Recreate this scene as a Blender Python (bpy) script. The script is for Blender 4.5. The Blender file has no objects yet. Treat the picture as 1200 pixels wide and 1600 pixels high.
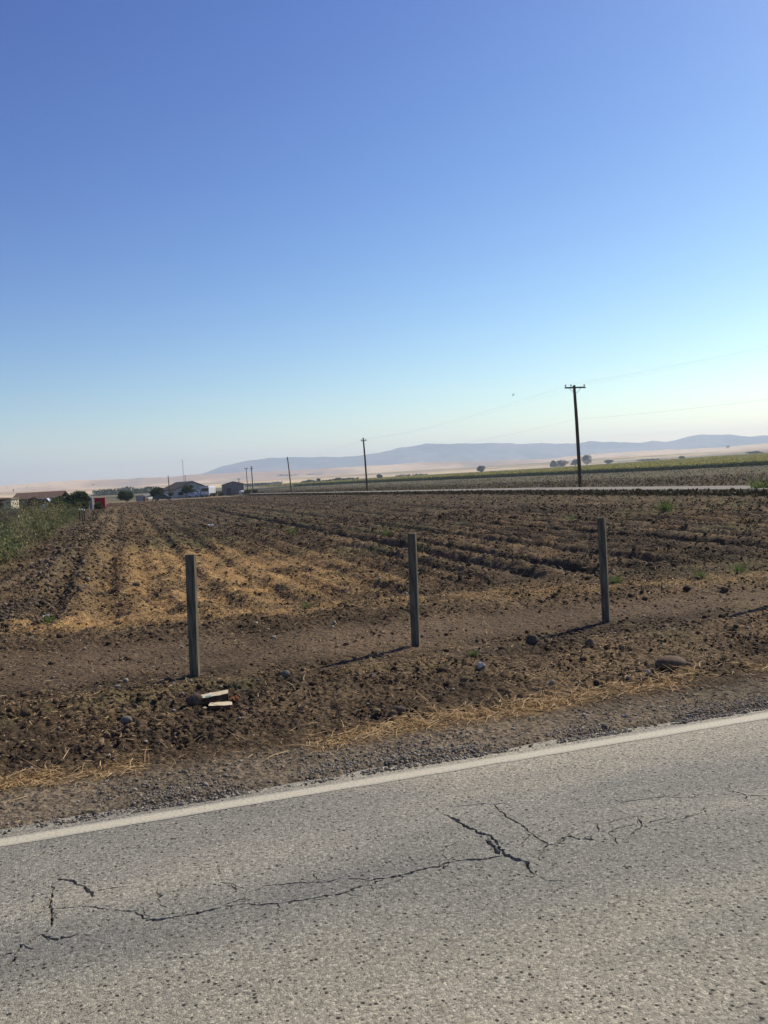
import bpy, math, random
import numpy as np
from mathutils import Vector, Matrix
from mathutils.geometry import delaunay_2d_cdt
from math import radians, cos, sin, tan, pi, atan2

S = bpy.context.scene
COL = S.collection
rng = np.random.default_rng(7)
random.seed(7)

# ------------------------------------------------------------------ camera
FPX = 1383.0; CAMH = 1.87
PITCH = radians(2.24); ROLL = radians(3.15)
cf = np.array([0, cos(PITCH), -sin(PITCH)])
r0 = np.array([1.0, 0, 0]); u0 = np.array([0, sin(PITCH), cos(PITCH)])
cr = r0*cos(ROLL) - u0*sin(ROLL); cu = u0*cos(ROLL) + r0*sin(ROLL)
cam_d = bpy.data.cameras.new('camera'); cam = bpy.data.objects.new('camera', cam_d); COL.objects.link(cam)
M = Matrix.Identity(4)
for i in range(3):
    M[i][0] = cr[i]; M[i][1] = cu[i]; M[i][2] = -cf[i]
M[0][3] = 0; M[1][3] = 0; M[2][3] = CAMH
cam.matrix_world = M
cam_d.sensor_fit = 'VERTICAL'; cam_d.angle = 2*math.atan(800/FPX)
cam_d.clip_start = 0.05; cam_d.clip_end = 60000
S.camera = cam

# ------------------------------------------------------------------ light
SUN_EL = radians(44); SUN_AZ = radians(50)       # azimuth clockwise from +Y
w = bpy.data.worlds.new('World'); S.world = w; w.use_nodes = True
nt = w.node_tree; nt.nodes.clear()
sky = nt.nodes.new('ShaderNodeTexSky'); sky.sky_type = 'NISHITA'; sky.sun_disc = False
sky.sun_elevation = SUN_EL; sky.sun_rotation = SUN_AZ
sky.altitude = 100; sky.air_density = 1.0; sky.dust_density = 0.5; sky.ozone_density = 3.2
bg = nt.nodes.new('ShaderNodeBackground'); bg.inputs['Strength'].default_value = 0.10
wo = nt.nodes.new('ShaderNodeOutputWorld')
mu = nt.nodes.new('ShaderNodeMix'); mu.data_type = 'RGBA'; mu.blend_type = 'MULTIPLY'; mu.inputs[0].default_value = 1
mu.inputs[7].default_value = (.525, .500, .474, 1)
nt.links.new(sky.outputs[0], mu.inputs[6])
spc = nt.nodes.new('ShaderNodeSeparateColor'); cmb = nt.nodes.new('ShaderNodeCombineColor'); nt.links.new(mu.outputs[2], spc.inputs[0])
for k_, (g_, a_) in enumerate(((1.95, 1.03), (1.86, 1.05), (1.32, 1.86))):      # the phone camera's contrasty blue
    pw = nt.nodes.new('ShaderNodeMath'); pw.operation = 'POWER'; pw.inputs[1].default_value = g_
    ml = nt.nodes.new('ShaderNodeMath'); ml.operation = 'MULTIPLY'; ml.inputs[1].default_value = a_
    nt.links.new(spc.outputs[k_], pw.inputs[0]); nt.links.new(pw.outputs[0], ml.inputs[0]); nt.links.new(ml.outputs[0], cmb.inputs[k_])
nt.links.new(cmb.outputs[0], bg.inputs[0])
nt.links.new(bg.outputs[0], wo.inputs[0])
sl = bpy.data.lights.new('sun', 'SUN'); sl.energy = 4.9; sl.angle = radians(0.55); sl.color = (1.0, 0.92, 0.76)
so = bpy.data.objects.new('sun', sl); COL.objects.link(so)
sdir = Vector((sin(SUN_AZ)*cos(SUN_EL), cos(SUN_AZ)*cos(SUN_EL), sin(SUN_EL)))
so.rotation_euler = sdir.to_track_quat('Z', 'Y').to_euler(); so.location = (20, 20, 30)
S.view_settings.view_transform = 'Standard'; S.view_settings.look = 'None'
S.view_settings.exposure = 0.0; S.view_settings.gamma = 1.0; S.view_settings.use_curve_mapping = False
S.cycles.max_bounces = 5; S.cycles.diffuse_bounces = 3; S.cycles.volume_bounces = 1
S.cycles.transparent_max_bounces = 8

# ------------------------------------------------------------------ helpers
def ray(px, py):
    return cf + (px-600)/FPX*cr - (py-800)/FPX*cu
def at(px, py, Y):                                # world point seen at a pixel of the survey, Y metres out
    d = ray(px, py); return np.array([0, 0, CAMH]) + d*(Y/d[1])

def sstep(a, b, x):
    t = np.clip((x-a)/(b-a), 0, 1); return t*t*(3-2*t)
def _h(ix, iy, s):
    n = (ix.astype(np.int64)*374761393 + iy.astype(np.int64)*668265263 + s*1442695041) & 0x7fffffff
    n = ((n ^ (n >> 13))*1274126177) & 0x7fffffff
    n = (n ^ (n >> 16)) & 0xffff
    return n/65535.0
def vn(x, y, s=0):
    x = np.asarray(x, float); y = np.asarray(y, float)
    ix = np.floor(x); iy = np.floor(y); fx = x-ix; fy = y-iy
    fx = fx*fx*(3-2*fx); fy = fy*fy*(3-2*fy)
    a = _h(ix, iy, s); b = _h(ix+1, iy, s); c = _h(ix, iy+1, s); d = _h(ix+1, iy+1, s)
    return (a+(b-a)*fx)*(1-fy) + (c+(d-c)*fx)*fy
def fbm(x, y, o=4, s=0):
    t = 0; a = 0.5; n = 0
    for i in range(o):
        t = t + a*vn(x*2**i+i*13.7, y*2**i+i*7.3, s+i); n += a; a *= 0.5
    return t/n

def tag(o, label=None, cat=None, group=None, kind=None):
    if label: o['label'] = label
    if cat: o['category'] = cat
    if group: o['group'] = group
    if kind: o['kind'] = kind
    return o
def empty(name, loc, rz=0.0):
    o = bpy.data.objects.new(name, None); COL.objects.link(o)
    o.location = Vector(loc); o.rotation_euler = (0, 0, rz); o.empty_display_size = 0.2
    return o
def npmesh(name, V, F, m, parent=None, tint=None, smooth=False, loc=(0, 0, 0), rz=0.0):
    V = np.asarray(V, np.float32); F = np.asarray(F, np.int32)
    me = bpy.data.meshes.new(name)
    me.vertices.add(len(V)); me.vertices.foreach_set('co', V.ravel())
    k = F.shape[1]
    me.loops.add(F.size); me.loops.foreach_set('vertex_index', F.ravel())
    me.polygons.add(len(F)); me.polygons.foreach_set('loop_start', np.arange(0, F.size, k, dtype=np.int32))
    me.polygons.foreach_set('loop_total', np.full(len(F), k, np.int32))
    if smooth: me.polygons.foreach_set('use_smooth', np.ones(len(F), bool))
    me.update(calc_edges=True)
    if tint is not None:
        t = np.ones((len(V), 4), np.float32); t[:, :3] = tint
        at_ = me.attributes.new('tint', 'FLOAT_COLOR', 'POINT'); at_.data.foreach_set('color', t.ravel())
    me.materials.append(m)
    o = bpy.data.objects.new(name, me); COL.objects.link(o)
    o.location = Vector(loc); o.rotation_euler = (0, 0, rz)
    if parent: o.parent = parent
    return o

class MB:                                          # collects mixed polygons
    def __init__(s): s.v = []; s.f = []
    def add(s, vs, fs):
        b = len(s.v); s.v += [tuple(map(float, p)) for p in vs]; s.f += [tuple(i+b for i in f) for f in fs]; return s
    def box(s, c, d, rz=0.0, rx=0.0, ry=0.0):
        R = Matrix.Rotation(rz, 3, 'Z') @ Matrix.Rotation(ry, 3, 'Y') @ Matrix.Rotation(rx, 3, 'X')
        vs = []
        for z in (-.5, .5):
            for x, y in ((-.5, -.5), (.5, -.5), (.5, .5), (-.5, .5)):
                vs.append(Vector(c) + R @ Vector((x*d[0], y*d[1], z*d[2])))
        return s.add(vs, [(3, 2, 1, 0), (4, 5, 6, 7), (0, 1, 5, 4), (1, 2, 6, 5), (2, 3, 7, 6), (3, 0, 4, 7)])
    def tube(s, pts, rad, n=8, cap=True):
        pts = [Vector(p) for p in pts]; N = len(pts)
        if not hasattr(rad, '__len__'): rad = [rad]*N
        vs = []
        for i, p in enumerate(pts):
            t = (pts[min(i+1, N-1)] - pts[max(i-1, 0)]).normalized()
            a = Vector((0, 0, 1)) if abs(t.z) < .9 else Vector((1, 0, 0))
            e1 = t.cross(a).normalized(); e2 = t.cross(e1)
            for k in range(n):
                q = 2*pi*k/n; vs.append(p + (e1*cos(q)+e2*sin(q))*rad[i])
        fs = [(i*n+k, i*n+(k+1) % n, (i+1)*n+(k+1) % n, (i+1)*n+k) for i in range(N-1) for k in range(n)]
        if cap: fs += [tuple(range(n))[::-1], tuple((N-1)*n+k for k in range(n))]
        return s.add(vs, fs)
    def prism(s, poly, y0, y1):                    # outline in xz, extruded along y
        n = len(poly); vs = [(x, y0, z) for x, z in poly] + [(x, y1, z) for x, z in poly]
        return s.add(vs, [tuple(range(n)), tuple(range(2*n-1, n-1, -1))] + [(i+n, (i+1) % n+n, (i+1) % n, i) for i in range(n)])
    def build(s, name, m, parent=None, loc=(0, 0, 0), rz=0.0, bevel=0, smooth=False):
        me = bpy.data.meshes.new(name); me.from_pydata(s.v, [], s.f); me.update()
        me.materials.append(m)
        if smooth: me.polygons.foreach_set('use_smooth', np.ones(len(me.polygons), bool))
        o = bpy.data.objects.new(name, me); COL.objects.link(o); o.location = Vector(loc); o.rotation_euler = (0, 0, rz)
        if parent: o.parent = parent
        if bevel:
            b = o.modifiers.new('bevel', 'BEVEL'); b.width = bevel; b.segments = 2
        return o

# ------------------------------------------------------------------ materials
def mat(name, c1, c2, scale=8.0, rough=0.9, bump=0.0, bscale=None, tint=False, stretch=(1, 1, 1), spec=0.2, detail=6, trans=0.0, bdist=0.02, ramp=(0.35, 0.65), metal=0.0):
    m = bpy.data.materials.new(name); m.use_nodes = True
    n = m.node_tree; b = n.nodes['Principled BSDF']; L = n.links
    tc = n.nodes.new('ShaderNodeTexCoord'); mp = n.nodes.new('ShaderNodeMapping')
    mp.inputs['Scale'].default_value = stretch; L.new(tc.outputs['Object'], mp.inputs[0])
    no = n.nodes.new('ShaderNodeTexNoise'); no.inputs['Scale'].default_value = scale; no.inputs['Detail'].default_value = detail
    no.inputs['Roughness'].default_value = 0.62
    L.new(mp.outputs[0], no.inputs['Vector'])
    cr_ = n.nodes.new('ShaderNodeValToRGB'); cr_.color_ramp.elements[0].position = ramp[0]; cr_.color_ramp.elements[1].position = ramp[1]
    cr_.color_ramp.elements[0].color = (*c1, 1); cr_.color_ramp.elements[1].color = (*c2, 1)
    L.new(no.outputs['Fac'], cr_.inputs[0]); out = cr_.outputs[0]
    if tint:
        a = n.nodes.new('ShaderNodeAttribute'); a.attribute_name = 'tint'
        mx = n.nodes.new('ShaderNodeMix'); mx.data_type = 'RGBA'; mx.blend_type = 'MULTIPLY'; mx.inputs[0].default_value = 1
        L.new(out, mx.inputs[6]); L.new(a.outputs['Color'], mx.inputs[7]); out = mx.outputs[2]
    L.new(out, b.inputs['Base Color'])
    b.inputs['Roughness'].default_value = rough; b.inputs['Specular IOR Level'].default_value = spec; b.inputs['Metallic'].default_value = metal
    if bump:
        n2 = n.nodes.new('ShaderNodeTexNoise'); n2.inputs['Scale'].default_value = bscale or scale*4; n2.inputs['Detail'].default_value = 5
        L.new(mp.outputs[0], n2.inputs['Vector'])
        bp = n.nodes.new('ShaderNodeBump'); bp.inputs['Strength'].default_value = bump; bp.inputs['Distance'].default_value = bdist
        L.new(n2.outputs['Fac'], bp.inputs['Height']); L.new(bp.outputs[0], b.inputs['Normal'])
    if trans:
        tr = n.nodes.new('ShaderNodeBsdfTranslucent'); L.new(out, tr.inputs[0])
        ms = n.nodes.new('ShaderNodeMixShader'); ms.inputs[0].default_value = trans
        L.new(b.outputs[0], ms.inputs[1]); L.new(tr.outputs[0], ms.inputs[2]); L.new(ms.outputs[0], n.nodes['Material Output'].inputs[0])
    return m

MT = {}
MT['ground'] = mat('ground_soil', (0.42, 0.41, 0.40), (1.62, 1.58, 1.52), 34, 0.95, 0.9, 26, tint=True, spec=0.1, detail=9, bdist=0.04, ramp=(.38, .64))
MT['clod'] = mat('soil_clod', (0.55, 0.55, 0.55), (1.45, 1.40, 1.34), 30, 0.95, 0.7, 70, tint=True, spec=0.1, bdist=0.01)
MT['stone'] = mat('loose_stone', (0.7, 0.7, 0.7), (1.2, 1.2, 1.2), 60, 0.8, 0.3, 150, tint=True, spec=0.3, bdist=0.004)
MT['straw'] = mat('dry_straw', (0.8, 0.78, 0.72), (1.15, 1.12, 1.05), 40, 0.7, tint=True, spec=0.3, trans=0.3)
MT['leaf'] = mat('leaf', (0.75, 0.8, 0.7), (1.2, 1.2, 1.1), 3, 0.75, tint=True, spec=0.25, trans=0.3)
MT['leaf_far'] = mat('leaf_far', (0.75, 0.8, 0.7), (1.2, 1.2, 1.1), .4, 0.9, tint=True, spec=0.1)
MT['bark'] = mat('bark', (0.05, 0.035, 0.025), (0.12, 0.09, 0.065), 12, 0.95, 0.6, 40, stretch=(1, 1, .2))
MT['post'] = mat('weathered_timber', (0.045, 0.040, 0.028), (0.23, 0.20, 0.14), 30, 0.9, 0.9, 60, stretch=(1, 1, .12), bdist=0.006, ramp=(.3, .75))
MT['pole'] = mat('creosote_pole', (0.055, 0.036, 0.024), (0.16, 0.105, 0.06), 9, 0.85, 0.5, 25, stretch=(1, 1, .1), ramp=(.3, .75))
MT['grey_arm'] = mat('weathered_arm', (0.08, 0.06, 0.045), (0.2, 0.16, 0.12), 9, 0.85)
MT['steel'] = mat('dull_steel', (0.22, 0.22, 0.22), (0.35, 0.35, 0.35), 9, 0.5, metal=0.6)
MT['galv'] = mat('pale_galvanised', (0.42, 0.43, 0.42), (0.55, 0.56, 0.55), 9, 0.5)
MT['ceramic'] = mat('insulator_ceramic', (0.1, 0.07, 0.06), (0.16, 0.12, 0.1), 9, 0.3, spec=0.5)
MT['wire'] = mat('aluminium_wire', (0.22, 0.22, 0.22), (0.3, 0.3, 0.3), 9, 0.6)
MT['roof_brown'] = mat('brown_roof', (0.11, 0.065, 0.045), (0.19, 0.12, 0.085), 3, 0.9, 0.3, 12)
MT['roof_dark'] = mat('dark_roof', (0.035, 0.03, 0.028), (0.08, 0.065, 0.055), 3, 0.9, 0.3, 12)
MT['white_wall'] = mat('white_wall', (0.36, 0.36, 0.35), (0.5, 0.5, 0.48), 1.2, 0.85)
MT['cream_wall'] = mat('cream_wall', (0.55, 0.48, 0.33), (0.72, 0.64, 0.46), 1.5, 0.85)
MT['brown_wall'] = mat('brown_wall', (0.09, 0.06, 0.055), (0.14, 0.1, 0.09), 2, 0.9)
MT['shed_wall'] = mat('weathered_grey_boards', (0.14, 0.13, 0.12), (0.3, 0.28, 0.26), 4, 0.9, 0.3, 10, stretch=(2, 2, .2))
MT['glass'] = mat('dark_window', (0.01, 0.013, 0.015), (0.03, 0.035, 0.04), 3, 0.15, spec=0.6)
MT['trim'] = mat('white_trim', (0.6, 0.6, 0.57), (0.75, 0.75, 0.72), 3, 0.7)
MT['red'] = mat('red_paint', (0.36, 0.02, 0.028), (0.52, 0.03, 0.042), 4, 0.55, 0.2)
MT['tan_fence'] = mat('tan_fence', (0.3, 0.22, 0.14), (0.42, 0.32, 0.21), 5, 0.9)
MT['grey_panel'] = mat('grey_panel', (0.22, 0.22, 0.24), (0.34, 0.34, 0.36), 3, 0.8)
MT['rust'] = mat('rusty_brown', (0.16, 0.06, 0.025), (0.34, 0.14, 0.06), 25, 0.85, 0.5)
MT['white_paint'] = mat('white_vehicle', (0.48, 0.5, 0.52), (0.6, 0.61, 0.62), 2, 0.4, spec=0.5)
MT['silver_paint'] = mat('silver_vehicle', (0.35, 0.37, 0.4), (0.5, 0.52, 0.55), 2, 0.35, spec=0.5, metal=0.3)
MT['dark_paint'] = mat('dark_vehicle', (0.02, 0.022, 0.03), (0.05, 0.05, 0.06), 2, 0.35, spec=0.5)
MT['blue_paint'] = mat('pale_blue_vehicle', (0.3, 0.36, 0.46), (0.42, 0.48, 0.58), 2, 0.4, spec=0.5)
MT['rubber'] = mat('rubber', (0.015, 0.015, 0.015), (0.03, 0.03, 0.03), 9, 0.9)
MT['boulder'] = mat('brown_boulder', (0.085, 0.055, 0.035), (0.19, 0.13, 0.085), 14, 0.85, 0.5, 60, bdist=0.006)
MT['grey_stone'] = mat('grey_stone', (0.11, 0.095, 0.075), (0.22, 0.195, 0.16), 30, 0.85, 0.4, 90, bdist=.004)
MT['bird'] = mat('dark_plumage', (0.03, 0.028, 0.025), (0.07, 0.06, 0.055), 20, 0.8)
MT['litter'] = mat('white_litter', (0.7, 0.7, 0.7), (0.85, 0.85, 0.84), 20, 0.6)
MT['pale_stone'] = mat('pale_stone', (0.42, 0.38, 0.3), (0.65, 0.6, 0.5), 30, 0.8, 0.5, 90, bdist=0.004)

def asphalt_mat():
    m = bpy.data.materials.new('chip_seal_asphalt'); m.use_nodes = True
    n = m.node_tree; b = n.nodes['Principled BSDF']; L = n.links
    tc = n.nodes.new('ShaderNodeTexCoord')
    v = n.nodes.new('ShaderNodeTexVoronoi'); v.inputs['Scale'].default_value = 95; L.new(tc.outputs['Object'], v.inputs['Vector'])
    ve = n.nodes.new('ShaderNodeTexVoronoi'); ve.feature = 'DISTANCE_TO_EDGE'; ve.inputs['Scale'].default_value = 95; L.new(tc.outputs['Object'], ve.inputs['Vector'])
    n1 = n.nodes.new('ShaderNodeTexNoise'); n1.inputs['Scale'].default_value = 45; n1.inputs['Detail'].default_value = 6; n1.inputs['Roughness'].default_value = .7
    L.new(tc.outputs['Object'], n1.inputs['Vector'])
    mp = n.nodes.new('ShaderNodeMapping'); mp.inputs['Scale'].default_value = (.25, 1, 1); L.new(tc.outputs['Object'], mp.inputs[0])
    n2 = n.nodes.new('ShaderNodeTexNoise'); n2.inputs['Scale'].default_value = 1.1; n2.inputs['Detail'].default_value = 5; L.new(mp.outputs[0], n2.inputs['Vector'])
    # stone colour, by cell
    r1 = n.nodes.new('ShaderNodeValToRGB'); e = r1.color_ramp.elements
    e[0].position = 0; e[0].color = (.25, .228, .185, 1); e[1].position = 1; e[1].color = (.58, .535, .435, 1)
    x = e.new(.3); x.color = (.335, .308, .252, 1); x = e.new(.75); x.color = (.41, .378, .306, 1)
    sx = n.nodes.new('ShaderNodeSeparateColor'); L.new(v.outputs['Color'], sx.inputs[0]); L.new(sx.outputs[0], r1.inputs[0])
    # dark pits in the surface
    r2 = n.nodes.new('ShaderNodeValToRGB'); r2.color_ramp.elements[0].position = .375; r2.color_ramp.elements[1].position = .42
    r2.color_ramp.elements[0].color = (.20, .20, .19, 1); r2.color_ramp.elements[1].color = (1, 1, 1, 1); L.new(n1.outputs['Fac'], r2.inputs[0])
    r3 = n.nodes.new('ShaderNodeValToRGB'); r3.color_ramp.elements[0].position = .0; r3.color_ramp.elements[1].position = .06
    r3.color_ramp.elements[0].color = (.8, .8, .8, 1); r3.color_ramp.elements[1].color = (1, 1, 1, 1); L.new(ve.outputs['Distance'], r3.inputs[0])
    r4 = n.nodes.new('ShaderNodeValToRGB'); r4.color_ramp.elements[0].position = .38; r4.color_ramp.elements[1].position = .62
    r4.color_ramp.elements[0].color = (.72, .735, .75, 1); r4.color_ramp.elements[1].color = (1.08, 1.06, 1.0, 1); L.new(n2.outputs['Fac'], r4.inputs[0])
    sy = n.nodes.new('ShaderNodeSeparateXYZ'); L.new(tc.outputs['Object'], sy.inputs[0])
    wy = n.nodes.new('ShaderNodeMath'); wy.operation = 'MULTIPLY_ADD'; wy.inputs[1].default_value = 1.1; L.new(n2.outputs['Fac'], wy.inputs[0]); L.new(sy.outputs[1], wy.inputs[2])
    wm = n.nodes.new('ShaderNodeMapRange'); wm.inputs[1].default_value = 0; wm.inputs[2].default_value = 8; L.new(wy.outputs[0], wm.inputs[0])
    r5 = n.nodes.new('ShaderNodeValToRGB'); q = r5.color_ramp.elements; q[0].position = .44; q[0].color = (1.14, 1.12, 1.05, 1); q[1].position = .72; q[1].color = (1.02, 1.0, .96, 1)
    q2 = q.new(.54); q2.color = (.80, .81, .82, 1); q2 = q.new(.62); q2.color = (.90, .90, .90, 1); q2 = q.new(.30); q2.color = (.92, .92, .92, 1)
    L.new(wm.outputs[0], r5.inputs[0])
    out = r1.outputs[0]
    for o in (r2, r3, r4, r5):
        mx = n.nodes.new('ShaderNodeMix'); mx.data_type = 'RGBA'; mx.blend_type = 'MULTIPLY'; mx.inputs[0].default_value = 1
        L.new(out, mx.inputs[6]); L.new(o.outputs[0], mx.inputs[7]); out = mx.outputs[2]
    L.new(out, b.inputs['Base Color']); b.inputs['Roughness'].default_value = .8; b.inputs['Specular IOR Level'].default_value = .25
    vp = n.nodes.new('ShaderNodeTexVoronoi'); vp.inputs['Scale'].default_value = 48; L.new(tc.outputs['Object'], vp.inputs['Vector'])
    sp = n.nodes.new('ShaderNodeSeparateColor'); L.new(vp.outputs['Color'], sp.inputs[0])
    pr = n.nodes.new('ShaderNodeMapRange'); pr.inputs[1].default_value = .60; pr.inputs[2].default_value = 1.0; pr.inputs[3].default_value = 0; pr.inputs[4].default_value = .52; L.new(sp.outputs[0], pr.inputs[0])
    nd = n.nodes.new('ShaderNodeMath'); nd.operation = 'MULTIPLY_ADD'; nd.inputs[1].default_value = .5; L.new(n1.outputs['Fac'], nd.inputs[0]); L.new(vp.outputs['Distance'], nd.inputs[2])
    ns_ = n.nodes.new('ShaderNodeMath'); ns_.operation = 'SUBTRACT'; L.new(nd.outputs[0], ns_.inputs[0]); L.new(pr.outputs[0], ns_.inputs[1])
    pf = n.nodes.new('ShaderNodeMapRange'); pf.inputs[1].default_value = .10; pf.inputs[2].default_value = .20; L.new(ns_.outputs[0], pf.inputs[0])
    pm_ = n.nodes.new('ShaderNodeMapRange'); pm_.inputs[3].default_value = .16; pm_.inputs[4].default_value = 1; L.new(pf.outputs[0], pm_.inputs[0])
    mx = n.nodes.new('ShaderNodeMix'); mx.data_type = 'RGBA'; mx.blend_type = 'MULTIPLY'; mx.inputs[0].default_value = 1
    L.new(out, mx.inputs[6]); L.new(pm_.outputs[0], mx.inputs[7]); L.new(mx.outputs[2], b.inputs['Base Color'])
    # relief
    ad = n.nodes.new('ShaderNodeMath'); ad.operation = 'MULTIPLY_ADD'; ad.inputs[1].default_value = 1.6
    rr = n.nodes.new('ShaderNodeMapRange'); rr.inputs[1].default_value = .34; rr.inputs[2].default_value = .55
    L.new(n1.outputs['Fac'], rr.inputs[0]); L.new(ve.outputs['Distance'], ad.inputs[0]); L.new(rr.outputs[0], ad.inputs[2])
    bp = n.nodes.new('ShaderNodeBump'); bp.inputs['Strength'].default_value = .8; bp.inputs['Distance'].default_value = .005
    a3 = n.nodes.new('ShaderNodeMath'); a3.operation = 'ADD'; L.new(ad.outputs[0], a3.inputs[0]); L.new(pf.outputs[0], a3.inputs[1])
    L.new(a3.outputs[0], bp.inputs['Height']); L.new(bp.outputs[0], b.inputs['Normal'])
    return m
MT['asphalt'] = asphalt_mat()

def line_mat():
    m = bpy.data.materials.new('worn_white_road_paint'); m.use_nodes = True
    n = m.node_tree; b = n.nodes['Principled BSDF']; L = n.links
    tc = n.nodes.new('ShaderNodeTexCoord')
    n1 = n.nodes.new('ShaderNodeTexNoise'); n1.inputs['Scale'].default_value = 60; n1.inputs['Detail'].default_value = 6; n1.inputs['Roughness'].default_value = .7
    L.new(tc.outputs['Object'], n1.inputs['Vector'])
    sx = n.nodes.new('ShaderNodeSeparateXYZ'); L.new(tc.outputs['Object'], sx.inputs[0])
    # wear towards both edges of the stripe (local y = 0 in its middle)
    ab = n.nodes.new('ShaderNodeMath'); ab.operation = 'ABSOLUTE'; L.new(sx.outputs[1], ab.inputs[0])
    mr = n.nodes.new('ShaderNodeMapRange'); mr.inputs[1].default_value = .03; mr.inputs[2].default_value = .09; mr.inputs[3].default_value = .07; mr.inputs[4].default_value = .36
    L.new(ab.outputs[0], mr.inputs[0])
    sb = n.nodes.new('ShaderNodeMath'); sb.operation = 'SUBTRACT'; L.new(n1.outputs['Fac'], sb.inputs[0]); L.new(mr.outputs[0], sb.inputs[1])
    r = n.nodes.new('ShaderNodeValToRGB'); r.color_ramp.elements[0].position = .30; r.color_ramp.elements[1].position = .44
    r.color_ramp.elements[0].color = (.33, .30, .235, 1); r.color_ramp.elements[1].color = (.53, .475, .345, 1)
    L.new(sb.outputs[0], r.inputs[0]); L.new(r.outputs[0], b.inputs['Base Color']); b.inputs['Roughness'].default_value = .75
    bp = n.nodes.new('ShaderNodeBump'); bp.inputs['Strength'].default_value = .6; bp.inputs['Distance'].default_value = .004
    L.new(n1.outputs['Fac'], bp.inputs['Height']); L.new(bp.outputs[0], b.inputs['Normal'])
    return m
MT['line'] = line_mat()

# ------------------------------------------------------------------ terrain functions
A = np.array([0.951, 0.309]); N = np.array([-0.309, 0.951])      # along / across the near road
A2 = np.array([0.960, 0.281]); N2 = np.array([-0.281, 0.960])    # across / along the field rows
def uv(x, y): return x*N[0]+y*N[1], x*A[0]+y*A[1]
def uv2(x, y): return x*N2[0]+y*N2[1], x*A2[0]+y*A2[1]
def from2(u2, v2): return u2*N2[0]+v2*A2[0], u2*N2[1]+v2*A2[1]
def zb(x, y):
    x = np.asarray(x, float); y = np.asarray(y, float)
    r = np.hypot(x, y); az = np.degrees(np.arctan2(x, y))
    z = -0.005*np.clip(y-80, 0, 240)
    k = 0.0004 + 0.0021*sstep(-9, 0, az) + 0.0042*sstep(8, 23, az)*(1-sstep(60, 90, az))
    k = np.where(az > 90, .0004, k)
    return z + k*np.clip(r-350, 0, 1700)
def fieldmask(u2, v2, u):
    return sstep(12.5, 14.5, u)*(1-sstep(28.6, 29.6, v2))*sstep(-2.2, -1.0, v2)*(1-sstep(203, 206, u2))
DEEP = np.array([.9, 1.9, 3.6, 5.4, 6.9, 8.3, 10.1, 12.2, 14.6, 16.9, 19.2, 21.5, 23.8, 26.0])
def relief(x, y):
    u, v = uv(x, y); u2, v2 = uv2(x, y); r = np.hypot(x, y)
    fade = 1-sstep(60, 160, r)
    uw = u + .5*(fbm(v*.35, u*.1, 3, 5)-.5)
    z = np.where(u < 0, -.06, 0)
    onroad = sstep(-2.6, -2.3, u)*(1-sstep(5.32, 5.52, u)); z = z - .08*onroad
    cl = sstep(6.15, 6.6, uw)*(1-sstep(8.2, 8.7, uw))
    n1 = fbm(x*2.2, y*2.2, 4, 11)-.5; n2 = fbm(x*7, y*7, 3, 21)-.5; n3 = (fbm(x*22, y*22, 2, 31)-.5)*2
    z = z + cl*(.07*n1+.075*n2+.032*n3 + .012)
    z = z + cl*.035*np.exp(-((uw-8.35-.25*np.sin(v*.8))/.22)**2)*(sstep(.4, .6, fbm(v*.6, u*.2, 2, 8)))  # rut lip before the track
    gv = sstep(5.5, 5.7, u)*(1-cl)*(1-sstep(8, 8.3, u)); z = z + gv*(.016*n2+.015*n3-.012)
    tr = sstep(8.2, 8.7, uw)*(1-sstep(11.0, 11.7, uw+.12*v)); z = z + tr*(.04*n1+.022*n2+.012*n3 - .02)
    hd = sstep(11.0, 11.7, uw+.12*v)*(1-sstep(12.5, 14.5, u)); z = z + hd*(.12*n1+.09*n2+.03*n3+.03)
    fm = fieldmask(u2, v2, u)
    wob = .14*(fbm(u2*.15, v2*.5, 3, 41)-.5)*2
    rows = np.cos((v2+wob)*2*pi/.9); rows = np.sign(rows)*np.abs(rows)**.7
    zr = fm*(.075*rows*(.5+.9*fbm(u2*.3, v2, 2, 61)) + .12*n1+.10*n2+.03*n3)
    dp = 0
    for i, c in enumerate(DEEP):
        d = v2+wob*1.2-c; amp = (.6+.8*vn(u2*.12, np.full_like(u2, c), 3))*(.75 if c < 4 else 1.25)
        dp = dp + amp*(-.075*np.exp(-(d/.13)**2) + .04*np.exp(-((d-.3)/.14)**2)+.04*np.exp(-((d+.3)/.14)**2))
    z = z + (zr + fm*dp)*fade
    # stony bank between the field and the weeds on the left
    bank = np.exp(-((v2+1.6)/1.1)**2)*sstep(12, 20, u2)*(1-sstep(120, 160, u2)); z = z + bank*(.22+.25*n1+.12*n2)
    lf = (1-sstep(-2.6, -1.6, v2))*sstep(12, 15, u); z = z + lf*(.14*n1+.05*n2)*fade
    # bank below the far road
    z = z + .0*u
    z = z - .35*np.exp(-((v2-29.6)/.8)**2)*sstep(20, 30, u2)
    ot = sstep(36.5, 38, v2)*fade; z = z + ot*(.15*n1+.1*n2)
    return z
def gz(x, y):
    x = np.asarray(x, float); y = np.asarray(y, float); return zb(x, y)+relief(x, y)
def gpix(px, py):                                  # smooth-ground point for a surveyed pixel
    z = 0.0; d = ray(px, py)
    for i in range(60):
        t = (z-CAMH)/d[2]; P = np.array([0, 0, CAMH])+t*d
        z = .5*z+.5*float(zb(P[0], P[1]))
    return P
def mixc(a, b, t): return a*(1-t)[:, None] + b*t[:, None]
C = lambda *c: np.array(c, float)
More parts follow.
